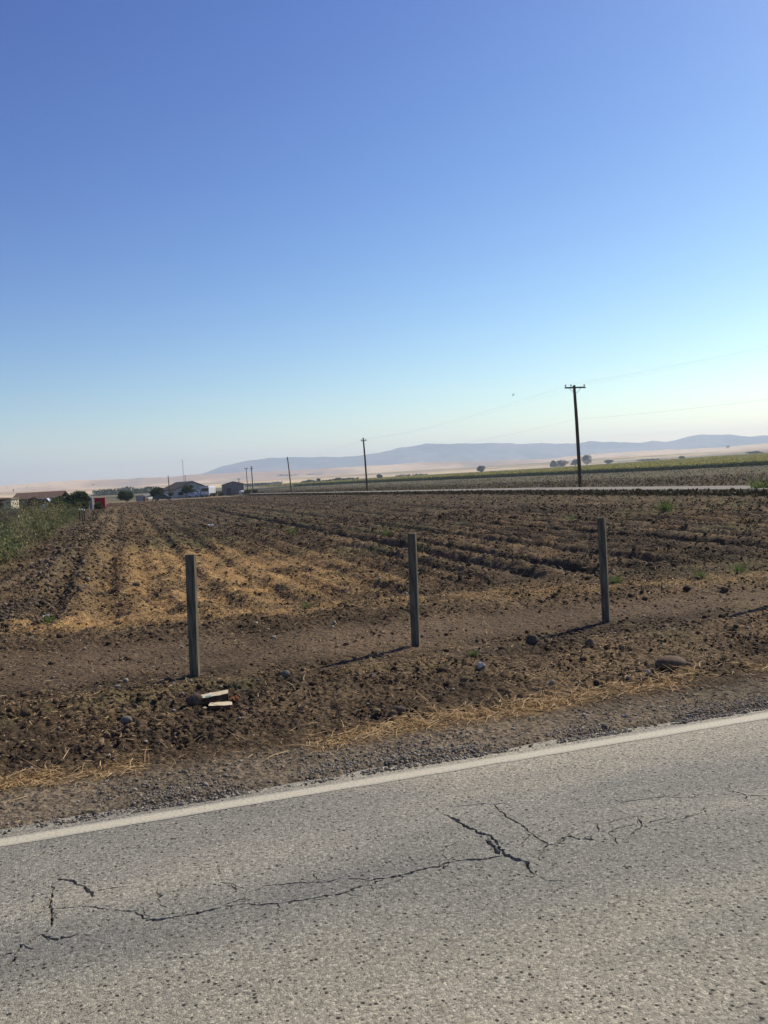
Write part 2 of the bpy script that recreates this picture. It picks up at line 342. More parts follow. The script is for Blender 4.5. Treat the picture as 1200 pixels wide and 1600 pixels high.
def straw_density(x, y):                           # where dead straw lies
    u, v = uv(x, y); u2, v2 = uv2(x, y)
    n = fbm(x*.9, y*.9, 3, 71); nn = fbm(x*3.1, y*3.1, 3, 72)
    edge = np.exp(-((u-6.28-.22*(fbm(v*.7, u*0, 2, 73)-.5)*2)/.17)**2)*(.12+.95*sstep(.42, .60, fbm(v*1.4, u*1.4, 4, 78)))
    mid = .18*sstep(6.5, 7, u)*(1-sstep(8.6, 9.2, u))*sstep(.45, .62, n)
    bc = 13.25-.22*v
    band = 1.25*np.exp(-((u-bc)/.6)**2)*(.45+.55*sstep(.4, .6, nn))*(1-.6*sstep(1, 4, v))
    patch = sstep(13, 15, u)*(1-sstep(22, 34, u))*sstep(-1.5, 1, v2)*(1-sstep(2.5, 6.5, v2+ .08*(u-14)))*(.35+.65*sstep(.36, .54, fbm(x*1.9, y*1.4, 4, 76)))
    stripe = .35*np.exp(-((v2-.7)/.9)**2)*sstep(20, 30, u2)*(1-sstep(60, 110, u2))*sstep(.4, .6, nn)
    right = .22*sstep(14, 16, u)*(1-sstep(24, 40, u))*sstep(.52, .66, n)
    return np.clip(edge+mid+band+patch+stripe+right, 0, 1)
def green_density(x, y):
    u, v = uv(x, y); u2, v2 = uv2(x, y)
    n = fbm(x*.35, y*.35, 3, 81)
    g = .75*sstep(.56, .70, n)*sstep(15, 20, u)
    g = g + 1.0*np.exp(-((v2-14)/4)**2 - ((u-11.5)/2.2)**2)
    g = g + .5*sstep(.5, .62, fbm(x*1.3, y*1.3, 3, 83))*np.exp(-((u-8.2)/.5)**2)
    g = g + .8*np.exp(-((v2-1.5)/1.6)**2 - ((u2-31)/4)**2)
    return np.clip(g, 0, 1)
def ground_colour(x, y):
    u, v = uv(x, y); u2, v2 = uv2(x, y); r = np.hypot(x, y)
    uw = u + .5*(fbm(v*.35, u*.1, 3, 5)-.5)
    n = fbm(x*1.3, y*1.3, 5, 91); nf = fbm(x*.12, y*.12, 4, 92); ns = fbm(v2*1.4, u2*.05, 3, 93)
    soil = C(.060, .043, .027); soil2 = C(.138, .098, .057)
    c = mixc(np.tile(soil, (len(x), 1)), soil2, sstep(.3, .75, n))
    gv = sstep(5.3, 5.5, u)*(1-sstep(5.85, 6.25, uw)) ; c = mixc(c, C(.175, .140, .097)*np.ones_like(c)*(0.6+.8*n)[:, None], gv)
    c = mixc(c, C(.12, .11, .1), (1-sstep(5.3, 5.5, u))*sstep(-2.5, -2.3, u))
    tr = sstep(9.1, 9.6, uw)*(1-sstep(11.0, 11.7, uw+.12*v)); c = mixc(c, C(.118, .083, .051)*np.ones_like(c)*(.6+.8*n)[:, None], tr)
    fm = fieldmask(u2, v2, u)
    fc = mixc(np.tile(C(.060, .043, .027), (len(x), 1)), C(.155, .108, .062), sstep(.35, .75, .55*n+.45*ns))
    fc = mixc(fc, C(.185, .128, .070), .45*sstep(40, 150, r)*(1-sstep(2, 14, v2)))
    c = mixc(c, fc, fm)
    c = mixc(c, C(.16, .12, .072)*np.ones_like(c)*(.6+.8*n)[:, None], .5*np.exp(-((v2+1.6)/.9)**2)*sstep(14, 20, u2))
    c = mixc(c, C(.41, .255, .105), np.where(u < 9, .25, .75)*straw_density(x, y))
    c = mixc(c, C(.12, .12, .05), .55*green_density(x, y)*(r < 90))
    # beyond the far road: bare soil, then green
    ot = sstep(36, 37, v2)*sstep(20, 40, u2)
    oc = mixc(np.tile(C(.085, .060, .038), (len(x), 1)), C(.125, .105, .058), sstep(50, 95, v2+26*(nf-.5)))
    oc = oc*(.55+.9*fbm(x*.3, y*.12, 4, 98))[:, None]
    c = mixc(c, oc, ot)
    c = mixc(c, C(.30, .23, .14), .7*np.exp(-((v2-37)/.9)**2)*sstep(.45, .6, n)*ot)
    yd = sstep(203, 206, u2)*(1-sstep(30, 31, v2)); c = mixc(c, C(.20, .15, .09), yd)
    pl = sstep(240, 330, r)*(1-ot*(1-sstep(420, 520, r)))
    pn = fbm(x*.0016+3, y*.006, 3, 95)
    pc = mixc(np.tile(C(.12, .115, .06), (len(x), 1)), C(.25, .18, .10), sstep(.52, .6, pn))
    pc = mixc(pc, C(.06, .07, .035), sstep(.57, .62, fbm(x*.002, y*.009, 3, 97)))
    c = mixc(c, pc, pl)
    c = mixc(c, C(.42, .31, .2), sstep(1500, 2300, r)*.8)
    return c

# ------------------------------------------------------------------ ground sheet
az = np.radians(np.concatenate([np.linspace(-180, -34, 44)[:-1], np.linspace(-34, 38, 740), np.linspace(38, 180, 42)[1:-1]]))
rr = np.concatenate([np.linspace(.4, 5, 12)[:-1], np.geomspace(5, 32, 370)[:-1], np.geomspace(32, 300, 150)[:-1], np.geomspace(300, 10300, 70)])
na, nr = len(az), len(rr)
GX = (rr[:, None]*np.sin(az)[None]).ravel(); GY = (rr[:, None]*np.cos(az)[None]).ravel()
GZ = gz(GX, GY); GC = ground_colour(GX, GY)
V = np.column_stack([GX, GY, GZ]); V = np.vstack([V, [[0, 0, -.14]]]); GC = np.vstack([GC, GC[:1]])
i, j = np.meshgrid(np.arange(nr-1), np.arange(na), indexing='ij'); j2 = (j+1) % na
Fq = np.stack([i*na+j, i*na+j2, (i+1)*na+j2, (i+1)*na+j], -1).reshape(-1, 4)[:, ::-1]
cen = len(V)-1; j = np.arange(na)
tri = np.stack([np.full(na, cen), (j+1) % na, j, j], -1)
T = np.concatenate([Fq[:, [0, 1, 2]], Fq[:, [0, 2, 3]], tri[:, :3]])
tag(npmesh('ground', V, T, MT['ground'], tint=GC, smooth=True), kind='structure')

# ------------------------------------------------------------------ near road with real cracks
RA = atan2(A[1], A[0])
def rl(px, py):                                   # pixel on the road -> local (v, u)
    d = ray(px, py); t = -CAMH/d[2]; x, y = t*d[0], t*d[1]; u, v = uv(x, y); return (float(v), float(u))
def c3(pts): return [(a/2, 1300+b/2) for a, b in pts]
def c4(pts): return [(600+a/2, 1200+b/2) for a, b in pts]
cracks = [(c3([(175, 145), (225, 152), (265, 168), (285, 188), (290, 205)]), .010),
 (c3([(235, 230), (275, 232), (310, 238), (350, 244)]), .006), (c3([(167, 165), (160, 200), (157, 240), (165, 270), (162, 298)]), .009),
 (c3([(158, 256), (175, 254), (192, 250)]), .006),
 (c3([(250, 318), (200, 330), (175, 337), (130, 318), (100, 335), (70, 350), (55, 375), (45, 400), (10, 428)]), .011),
 (c3([(415, 245), (450, 268), (475, 277), (520, 270), (570, 262), (630, 252), (660, 243), (700, 232)]), .009),
 (c3([(438, 228), (452, 222)]), .012), (c3([(484, 203), (516, 195)]), .011), (c3([(768, 225), (830, 226), (880, 222)]), .006),
 (c3([(685, 155), (715, 160), (730, 180), (725, 195)]), .004), (c3([(1030, 203), (1070, 190), (1110, 175), (1170, 160)]), .007),
 (c3([(820, 170), (900, 160), (1020, 155), (1050, 150), (1080, 143)]), .005), (c3([(300, 182), (360, 172), (410, 168)]), .004),
 (c4([(-60, 352), (0, 345), (60, 335), (120, 315), (175, 305), (210, 295), (240, 290), (320, 283), (373, 272)]), .009),
 (c4([(185, 143), (240, 172), (290, 198), (335, 212), (350, 235), (375, 270), (400, 282), (440, 292), (460, 325), (480, 338)]), .013),
 (c4([(210, 123), (300, 112), (345, 115), (375, 148), (430, 178), (460, 205), (507, 235), (495, 265), (485, 290)]), .006),
 (c4([(530, 238), (570, 212), (600, 218), (650, 225), (640, 210)]), .009), (c4([(660, 170), (675, 195), (702, 200), (730, 200)]), .005),
 (c4([(765, 148), (792, 150), (805, 180), (765, 212)]), .005), (c4([(700, 97), (745, 106), (850, 92), (960, 92), (1000, 80)]), .004),
 (c4([(1068, 70), (1120, 78), (1135, 100)]), .006), (c4([(1120, 88), (1200, 85), (1290, 78)]), .004), (c4([(830, 180), (930, 158), (1000, 140)]), .004),
 (c4([(480, 340), (520, 352), (560, 354)]), .004)]
cracks += [([(350, 1416), (368, 1415), (386, 1412)], .004), ([(438, 1411), (470, 1408), (495, 1402), (522, 1399)], .005), ([(554, 1387), (575, 1384), (600, 1373)], .006),
 ([(0, 1497), (12, 1490), (24, 1489)], .006), ([(142, 1403), (134, 1415), (120, 1416), (82, 1421)], .004), ([(758, 1312), (772, 1322), (781, 1336)], .016), ([(705, 1347), (690, 1334), (700, 1320), (722, 1312)], .003),
 ([(850, 1321), (868, 1319), (885, 1308)], .005), ([(928, 1300), (950, 1299), (966, 1294), (990, 1288)], .004), ([(1000, 1288), (1030, 1280), (1060, 1278), (1085, 1272)], .004), ([(175, 1422), (190, 1424), (208, 1424)], .004), ([(242, 1401), (250, 1412), (262, 1418)], .003)]
rb_ = random.Random(5); extra = []
for pts, wd in cracks:                             # hairline side branches
    for _ in range(2 if len(pts) > 4 else 1):
        x_, y_ = pts[rb_.randrange(len(pts))]; a_ = rb_.uniform(0, 6.28); br = [(x_, y_)]
        for k_ in range(rb_.randint(2, 4)):
            a_ += rb_.uniform(-.7, .7); st = rb_.uniform(6, 15); x_ += st*cos(a_); y_ += st*.45*sin(a_); br.append((x_, y_))
        extra.append((br, rb_.uniform(.0022, .0042)))
cracks += extra
verts = []; edges = []; centre = []
X0, X1 = -160.0, 160.0
ev = list(np.concatenate([np.linspace(-160, -9, 40)[:-1], np.linspace(-9, 9, 260), np.linspace(9, 160, 40)[1:]]))
top = [(a, 5.385 + .09*(float(fbm(np.array(a*1.7), np.array(2.2), 4, 101))-.5)*2) for a in ev]
bot = [(a, -2.45 + .06*(float(fbm(np.array(a*1.7), np.array(7.2), 3, 102))-.5)*2) for a in ev[::-1]]
outl = bot+top if False else top[::-1] + bot[::-1]
verts = [Vector(p) for p in outl]; no = len(verts); edges = [(k, (k+1) % no) for k in range(no)]
cset = []
for pts, wd in cracks:
    wd = wd*1.7
    P = [np.array(rl(*q)) for q in pts]; Q = []
    for a, b in zip(P[:-1], P[1:]):
        L_ = np.linalg.norm(b-a); k = max(2, int(L_/.016))
        for t in np.linspace(0, 1, k, endpoint=False): Q.append(a+(b-a)*t)
    Q.append(P[-1]); Q = np.array(Q); nQ = len(Q)
    jt = rng.normal(0, .0042, (nQ, 2)); jt[1:] += .5*jt[:-1]; Q = Q+jt
    c0 = len(verts); verts += [Vector(q) for q in Q]; edges += [(c0+k, c0+k+1) for k in range(nQ-1)]
    tn = np.gradient(Q, axis=0); tn /= np.linalg.norm(tn, axis=1)[:, None]+1e-9; nn_ = np.column_stack([-tn[:, 1], tn[:, 0]])
    s = np.linspace(0, 1, nQ); prof = np.clip(np.minimum(s, 1-s)*6+.25, 0, 1)*rng.uniform(.3, 1.45, nQ)
    Lf = Q[1:-1]+nn_[1:-1]*(wd*.62*prof[1:-1])[:, None]; Rt = Q[1:-1]-nn_[1:-1]*(wd*.62*prof[1:-1])[:, None]
    loop = [c0] + list(range(len(verts), len(verts)+nQ-2)) + [c0+nQ-1] + list(range(len(verts)+2*(nQ-2)-1, len(verts)+nQ-3, -1))
    verts += [Vector(q) for q in Lf] + [Vector(q) for q in Rt]
    edges += [(loop[k], loop[(k+1) % len(loop)]) for k in range(len(loop))]
    cset.append((Q, wd))
res = delaunay_2d_cdt(verts, edges, [], 1, 1e-5)
vv = np.array([(p.x, p.y) for p in res[0]]); ff = [f for f in res[2]]
zz = np.zeros(len(vv))
for Q, wd in cset:                                 # every vertex lying on a crack's centre sinks
    lo, hi = Q.min(0)-.02, Q.max(0)+.02
    idx = np.where((vv[:, 0] > lo[0]) & (vv[:, 0] < hi[0]) & (vv[:, 1] > lo[1]) & (vv[:, 1] < hi[1]))[0]
    for k in idx:
        d = np.hypot(*(Q[1:-1]-vv[k]).T).min()
        if d < 4e-4: zz[k] = -.03
me = bpy.data.meshes.new('road')
vl = [(p[0], p[1], z) for p, z in zip(vv, zz)]; base = len(vl)
fl = [f if (vv[f[1]][0]-vv[f[0]][0])*(vv[f[2]][1]-vv[f[0]][1])-(vv[f[1]][1]-vv[f[0]][1])*(vv[f[2]][0]-vv[f[0]][0]) > 0 else f[::-1] for f in ff]
nT = len(top)
for a in range(nT):                                # broken slab edge
    vl.append((top[a][0], top[a][1]-.001, -.0005)); vl.append((top[a][0], top[a][1]+.035, -.09))
fl += [(base+2*a, base+2*a+2, base+2*a+3, base+2*a+1)[::-1] for a in range(nT-1)]
me.from_pydata(vl, [], fl); me.update(); me.materials.append(MT['asphalt'])
road = bpy.data.objects.new('road', me); COL.objects.link(road); road.rotation_euler = (0, 0, RA); tag(road, kind='structure')

LW = .066
vx = np.linspace(-60, 60, 1600)
e1 = LW + .012*(fbm(vx*6, vx*0, 3, 111)-.5)*2; e2 = -LW + .012*(fbm(vx*6, vx*0+5, 3, 112)-.5)*2
Vl = np.concatenate([np.column_stack([vx, e2, vx*0]), np.column_stack([vx, e1, vx*0])]); k = np.arange(1599)
lo_ = npmesh('edge_line', Vl, np.stack([k, k+1, k+1+1600, k+1600], -1), MT['line'], loc=(N[0]*5.19, N[1]*5.19, .002), rz=RA)
tag(lo_, kind='structure')

# far road: a low causeway with sloping shoulders
us = np.concatenate([np.linspace(7, 60, 60), np.linspace(62, 700, 200)]); secs = [(30.2, -.20), (31.1, .14), (31.6, .20), (35.5, .20), (36.0, .14), (37.2, -.20)]
Vv = []
for s_, (v2_, h_) in enumerate(secs):
    wv = v2_ + .15*(fbm(us*.5, us*0+v2_, 3, 121)-.5) - (.0*us); x, y = from2(us, wv); Vv.append(np.column_stack([x, y, zb(x, y)+h_]))
def strip(name, a, b, m, kind='structure', tint=None):
    VV = np.concatenate(Vv[a:b+1]); n = len(us); F = []
    for q in range(b-a):
        k = np.arange(n-1); F.append(np.stack([q*n+k, q*n+k+1, (q+1)*n+k+1, (q+1)*n+k], -1)[:, ::-1])
    return tag(npmesh(name, VV, np.concatenate(F), m, tint=tint), kind=kind)
MT['far_road'] = mat('pale_far_road', (.18, .155, .125), (.26, .23, .185), 1.5, .9)
MT['verge'] = mat('road_verge_soil', (.035, .026, .017), (.11, .08, .05), 2.5, .95, .8, 8, bdist=.1)
strip('far_road', 2, 3, MT['far_road']); strip('road_verge', 0, 2, MT['verge']); strip('road_verge', 3, 5, MT['verge'])

# ------------------------------------------------------------------ hills
def hills(name, prof, d0, d1, d2, m, amp, sc, rows=46, colour=None, off=0):
    px = np.linspace(-900, 2100, 760); py = np.interp(px, [p[0] for p in prof], [p[1] for p in prof])
    D = [ray(a, b) for a, b in zip(px, py)]
    a_ = np.array([atan2(d[0], d[1]) for d in D]); el = np.array([d[2]/np.hypot(d[0], d[1]) for d in D])
    H = np.clip(CAMH + el*d1, 2, None)
    H = H*(1+.09*(fbm(a_*90, a_*0, 4, 130+off)-.5))
    t = np.concatenate([np.linspace(0, 1, rows), np.linspace(1, 2, 12)[1:]])
    R_ = np.where(t <= 1, d0+(d1-d0)*t, d1+(d2-d1)*(t-1))
    X = R_[:, None]*np.sin(a_)[None]; Y = R_[:, None]*np.cos(a_)[None]
    rise = np.where(t <= 1, .25*t+.75*t**2.0, 1-sstep(1, 2, t))[:, None]
    rid = 1-np.abs(fbm(X*sc, Y*sc, 4, 140+off)*2-1)
    keep = np.clip((1-t)*3, 0, 1)[:, None]; keep = np.where(t[:, None] > 1, 1, keep)
    Z = rise*H[None]*(1 - amp*keep*(rid-.25)) + rise*(1-rise)*H[None]*amp*(fbm(X*sc*.4, Y*sc*.4, 3, 150+off)-.5)*2
    Z = Z - 8*(t[:, None] <= 0) - 6*(t[:, None] >= 2)
    x, y, z = X.ravel(), Y.ravel(), Z.ravel()
    tint = colour(x, y, z, np.broadcast_to(t[:, None], X.shape).ravel())
    nr_, nc = X.shape; i, j = np.meshgrid(np.arange(nr_-1), np.arange(nc-1), indexing='ij')
    F = np.stack([i*nc+j, i*nc+j+1, (i+1)*nc+j+1, (i+1)*nc+j], -1).reshape(-1, 4)[:, ::-1]
    return tag(npmesh(name, np.column_stack([x, y, z]), F, m, tint=tint, smooth=True), kind='structure')
MT['hill'] = mat('dry_grass_hill', (.85, .85, .85), (1.15, 1.13, 1.1), .02, .95, tint=True, spec=.05, detail=8)
def mc(x, y, z, t):
    n = fbm(x*.0035, y*.0035, 5, 161); g = 1-np.abs(2*fbm(x*.002, y*.002, 4, 162)-1)
    c = mixc(np.tile(C(.12, .11, .12), (len(x), 1)), C(.03, .045, .065), sstep(.45, .62, n))
    return mixc(c, C(.42, .31, .24), .8*sstep(.70, .88, g)*(1-sstep(.35, .95, t)))  # pale spurs: sunlit folds put into the colour where haze hides relief
def hc(x, y, z, t):
    n = fbm(x*.0018, y*.0018, 5, 171); c = mixc(np.tile(C(.40, .25, .145), (len(x), 1)), C(.68, .47, .27), sstep(.40, .62, n))
    return mixc(c, C(.24, .20, .15), .55*sstep(.60, .68, fbm(x*.006, y*.0012, 4, 172)))
def lc(x, y, z, t):
    n = fbm(x*.002, y*.006, 4, 181); c = mixc(np.tile(C(.44, .31, .175), (len(x), 1)), C(.64, .47, .26), sstep(.4, .6, n))
    return mixc(c, C(.17, .17, .11), .8*sstep(.58, .64, fbm(x*.0012, y*.008, 4, 182)))
pm = [(-900, 830), (0, 778), (250, 756), (320, 739), (345, 729), (370, 724), (387, 719), (396, 718), (416, 715.5), (450, 714.5), (480, 714.5), (520, 714), (565, 712), (590, 708), (620, 701), (640, 698),
      (665, 694), (700, 693), (735, 692.5), (770, 691), (800, 693), (820, 692.5), (850, 692), (875, 694), (895, 693), (925, 690), (960, 690), (1000, 691.5), (1020, 688.5), (1040, 690), (1055, 688), (1075, 683), (1095, 679), (1115, 678.5), (1150, 680), (1175, 682), (1200, 680), (1500, 660), (2100, 640)]
ph = [(-900, 800), (-300, 770), (0, 759), (40, 756), (75, 753), (130, 750), (200, 748), (260, 745.5), (300, 742), (340, 740), (400, 737), (450, 735), (520, 731), (600, 727), (660, 722), (700, 721.5), (740, 720), (800, 719), (860, 716.5), (900, 712), (940, 708.5), (1000, 704.5), (1060, 702), (1140, 698), (1200, 692), (1500, 668), (2100, 640)]
plo = [(-900, 822), (0, 769), (200, 761), (300, 756), (430, 748.5), (520, 743), (600, 738), (680, 733), (750, 729), (850, 722.5), (920, 717), (1000, 711), (1100, 707), (1200, 701), (1500, 680), (2100, 650)]
hills('mountains', pm, 6200, 8400, 9800, MT['hill'], .8, .0042, colour=mc)
hills('hills', ph, 3300, 4700, 6000, MT['hill'], .4, .0022, colour=hc, off=7)
hills('foothills', plo, 1900, 2600, 3200, MT['hill'], .3, .003, colour=lc, off=13, rows=30)

# ------------------------------------------------------------------ haze
hz = MB().box((0, 0, 170), (21400, 21400, 346)).build('haze', None.__class__ and bpy.data.materials.new('haze_air'))
hm = hz.data.materials[0]; hm.use_nodes = True; hn = hm.node_tree; hn.nodes.clear()
ho = hn.nodes.new('ShaderNodeOutputMaterial'); hv = hn.nodes.new('ShaderNodeVolumePrincipled')
hv.inputs['Color'].default_value = (.70, .84, 1.0, 1); hv.inputs['Density'].default_value = 1.5e-4; hv.inputs['Anisotropy'].default_value = .25
hn.links.new(hv.outputs[0], ho.inputs['Volume']); tag(hz, kind='stuff')

# ------------------------------------------------------------------ scatter primitives
def ico():
    g = (1+5**.5)/2
    v = np.array([(-1, g, 0), (1, g, 0), (-1, -g, 0), (1, -g, 0), (0, -1, g), (0, 1, g), (0, -1, -g), (0, 1, -g), (g, 0, -1), (g, 0, 1), (-g, 0, -1), (-g, 0, 1)], float)
    f = np.array([(0, 11, 5), (0, 5, 1), (0, 1, 7), (0, 7, 10), (0, 10, 11), (1, 5, 9), (5, 11, 4), (11, 10, 2), (10, 7, 6), (7, 1, 8), (3, 9, 4), (3, 4, 2), (3, 2, 6), (3, 6, 8), (3, 8, 9), (4, 9, 5), (2, 4, 11), (6, 2, 10), (8, 6, 7), (9, 8, 1)])
    return v/np.linalg.norm(v[0]), f
def ico2():
    v, f = ico(); v = list(map(tuple, v)); c = {}; nf = []
    def md(a, b):
        k = (min(a, b), max(a, b))
        if k not in c:
            p = np.array(v[a])+np.array(v[b]); v.append(tuple(p/np.linalg.norm(p))); c[k] = len(v)-1
        return c[k]
    for a, b, d in f:
        x, y, z = md(a, b), md(b, d), md(d, a); nf += [(a, x, z), (b, y, x), (d, z, y), (x, y, z)]
    return np.array(v), np.array(nf)
def rocks(P, size, tint, base, jit=.28, flat=(.55, .95), sink=.25):
    bv, bf = base; n, k = len(P), len(bv)
    sc = np.column_stack([rng.uniform(.7, 1.25, n), rng.uniform(.7, 1.25, n), rng.uniform(flat[0], flat[1], n)])*size[:, None]
    W = bv[None]*(1+rng.uniform(-jit, jit, (n, k, 1)))*sc[:, None]
    a = rng.uniform(0, 2*pi, n); ca, sa = np.cos(a)[:, None], np.sin(a)[:, None]; tl = rng.normal(0, .35, n); ct, st = np.cos(tl)[:, None], np.sin(tl)[:, None]
    y_ = W[..., 1]*ct-W[..., 2]*st; z_ = W[..., 1]*st+W[..., 2]*ct; x_ = W[..., 0]
    X = x_*ca-y_*sa; Y = x_*sa+y_*ca
    Q = np.stack([X, Y, z_], -1)+P[:, None]; Q[..., 2] += (size*sink)[:, None]
    F = (bf[None]+(np.arange(n)*k)[:, None, None]).reshape(-1, 3)
    return Q.reshape(-1, 3), F, np.repeat(tint, k, 0)
def join(parts):
    V = []; F = []; T = []; b = 0
    for v, f, t in parts: V.append(v); F.append(f+b); T.append(t); b += len(v)
    return np.concatenate(V), np.concatenate(F), np.concatenate(T)
def polar(n, r0_, r1_, p, a0=-33, a1=37):
    n = int(n*1.2)          # density falling with distance
    q = rng.uniform(0, 1, n); e = 2-p; r = (r0_**e + q*(r1_**e-r0_**e))**(1/e); a = np.radians(rng.uniform(a0, a1, n))
    return r*np.sin(a), r*np.cos(a), r

# soil clods
def octa():
    return np.array([(1, 0, 0), (-1, 0, 0), (0, 1, 0), (0, -1, 0), (0, 0, 1), (0, 0, -1)], float), np.array([(0, 2, 4), (2, 1, 4), (1, 3, 4), (3, 0, 4), (2, 0, 5), (1, 2, 5), (3, 1, 5), (0, 3, 5)])
def clodtint(n, x, y):
    t = rng.uniform(0, 1, n)[:, None]**1.4; c = C(.052, .037, .024)*(1-t)+C(.18, .127, .076)*t
    return c*rng.uniform(.7, 1.25, (n, 1))
def clodset(n, ra, rb, p, mx):
    x, y, r = polar(n, ra, rb, p)
    u, v = uv(x, y); u2, v2 = uv2(x, y); uw = u + .5*(fbm(v*.35, u*.1, 3, 5)-.5)
    dens = .95*sstep(6.2, 6.8, uw)*(1-sstep(8.9, 9.4, uw)) + .16*sstep(9.2, 9.4, uw)*(1-sstep(11, 11.7, uw+.12*v)) + .8*sstep(11, 11.7, uw+.12*v)
    dens = dens*(1-.6*straw_density(x, y))*(.25+1.1*sstep(.35, .62, fbm(x*1.6, y*1.6, 3, 201)))*(1-sstep(28.0, 29.3, v2))*sstep(-3.6, -2.8, v2)*(u2 < 203)
    kp = rng.uniform(0, 1, len(x)) < dens; return x[kp][:mx], y[kp][:mx], r[kp][:mx]
x, y, r = clodset(190000, 6.2, 42, 1.2, 82000)
sz = np.clip(rng.lognormal(-4.72, .50, len(x)), .004, .05)*(1+.045*np.clip(r-9, 0, 40))
sz = np.where(rng.uniform(0, 1, len(x)) < .004, rng.uniform(.02, .045, len(x)), sz)
big = sz > .032*(1+.045*np.clip(r-9, 0, 40))
P = np.column_stack([x, y, gz(x, y)]); tn = clodtint(len(x), x, y)
x, y, r = clodset(60000, 40, 215, 1.0, 30000); szf = np.clip(rng.lognormal(-3.15, .4, len(x)), .02, .11)*(1+.004*(r-40))
Pf = np.column_stack([x, y, gz(x, y)])
print('clods', len(P), big.sum(), len(Pf))
v_, f_, t_ = join([rocks(P[~big], sz[~big], tn[~big], ico(), .38, (.45, .9)), rocks(P[big], sz[big], tn[big], ico2(), .16, (.5, .85)), rocks(Pf, szf, clodtint(len(Pf), x, y), octa(), .35)])
tag(npmesh('soil_clods', v_, f_, MT['clod'], tint=t_), 'loose dark brown soil clods over the verge and the ploughed field', kind='stuff')

# stones of the bank on the left
n = 6500; u2 = 11+70*rng.uniform(0, 1, n)**1.4; v2 = -1.5+rng.normal(0, .6, n)+.3*np.sin(u2*.4); x, y = from2(u2, v2)
kp = vn(u2*.35, v2*.3, 9) > .32; x, y = x[kp], y[kp]; sz = np.clip(rng.lognormal(-3.9, .5, len(x)), .01, .08)*(1+.012*(np.hypot(x, y)-12))
g_ = .07+.17*rng.uniform(0, 1, (len(x), 1))**1.8; tn = g_*C(1, .78, .54)
v_, f_, t_ = rocks(np.column_stack([x, y, gz(x, y)]), sz, tn, ico(), .32)
tag(npmesh('bank_stones', v_, f_, MT['clod'], tint=t_), 'grey brown stones and clods heaped along the field edge by the weeds', kind='stuff')

# gravel of the shoulder
n = 34000; v = rng.uniform(-7, 9.5, n); u = 5.315+np.abs(rng.normal(0, .34, n))**1.15; n_ = fbm(v*2.2, u*3.5, 3, 211)
kp = (rng.uniform(0, 1, n) < (.10+1.3*sstep(.4, .6, n_)))*(u < 7); u, v = u[kp], v[kp]
x = u*N[0]+v*A[0]; y = u*N[1]+v*A[1]; sz = np.clip(rng.lognormal(-5.15, .38, len(x)), .003, .024)
g_ = rng.uniform(.08, .34, (len(x), 1)); tn = g_*C(1, .86, .67); zg = np.where(u < 5.40, .001, gz(x, y))
v_, f_, t_ = rocks(np.column_stack([x, y, zg]), sz, tn, ico(), .25)
tag(npmesh('shoulder_gravel', v_, f_, MT['stone'], tint=t_), 'crushed grey gravel on the road shoulder', kind='stuff')
# paler pebbles scattered over the verge
x, y, r = polar(9000, 6.3, 24, 1.2); u, v = uv(x, y); kp = rng.uniform(0, 1, len(x)) < .10; x, y, r = x[kp], y[kp], r[kp]
sz = np.clip(rng.lognormal(-4.6, .5, len(x)), .005, .035); g_ = rng.uniform(.18, .42, (len(x), 1))
v_, f_, t_ = rocks(np.column_stack([x, y, gz(x, y)]), sz, g_*C(1, .88, .7), ico2(), .18)
tag(npmesh('pebbles', v_, f_, MT['stone'], tint=t_), 'small pale pebbles lying in the dirt', kind='stuff')

# blades: straw and grass
def blades(P, L_, wd, lift, tint, curl=.25):
    n = len(P); a = rng.uniform(0, 2*pi, n); d = np.column_stack([np.cos(a), np.sin(a), lift]); d /= np.linalg.norm(d, axis=1)[:, None]
    s = np.column_stack([-np.sin(a), np.cos(a), rng.normal(0, .5, n)]); s /= np.linalg.norm(s, axis=1)[:, None]
    b = rng.normal(0, curl, (n, 1))*np.column_stack([-np.sin(a), np.cos(a), np.zeros(n)]) + np.column_stack([np.zeros(n), np.zeros(n), -np.abs(rng.normal(0, curl*.6, n))])
    V = []
    for t, w_ in ((0, 1), (.5, .9), (1, .35)):
        c = P+d*(L_*t)[:, None]+b*(L_*t*t)[:, None]
        V += [c-s*(wd*w_/2)[:, None], c+s*(wd*w_/2)[:, None]]
    V = np.stack(V, 1).reshape(-1, 3); o = (np.arange(n)*6)[:, None]
    F = np.concatenate([o+np.array([0, 1, 3, 2]), o+np.array([2, 3, 5, 4])])
    return V, F, np.repeat(tint, 6, 0)
x, y, r = polar(300000, 5.9, 30, 1.3); sd = straw_density(x, y); kp = rng.uniform(0, 1, len(x)) < sd*.9; x, y, r = x[kp], y[kp], r[kp]
n = len(x); print('straw', n)
t = rng.uniform(0, 1, (n, 1)); tn = C(.36, .21, .09)*(1-t)+C(.78, .58, .31)*t
u, v = uv(x, y); near = u < 7
Ls = np.where(near, rng.lognormal(-2.45, .5, n), rng.lognormal(-3.1, .4, n)); ws = rng.uniform(.003, .0068, n)*(1+.05*np.clip(r-8, 0, 20))
v_, f_, t_ = blades(np.column_stack([x, y, gz(x, y)+rng.uniform(.002, .02, n)]), Ls, ws, np.clip(rng.normal(.08, .22, n), -.1, 1.6), tn)
tag(npmesh('straw', v_, f_, MT['straw'], tint=t_), 'golden dead straw strewn in bands over the dirt', kind='stuff')
x, y, r = polar(48000, 6.3, 70, 1.05); n = len(x); tn = np.tile(C(.50, .38, .22), (n, 1))*rng.uniform(.35, 1.3, (n, 1))**1.3
v_, f_, t_ = blades(np.column_stack([x, y, gz(x, y)+.008]), rng.lognormal(-3.4, .55, n)*(1+.02*r), rng.uniform(.003, .008, n)*(1+.05*np.clip(r-8, 0, 60)), np.clip(rng.normal(.15, .3, n), -.05, 1.5), tn)
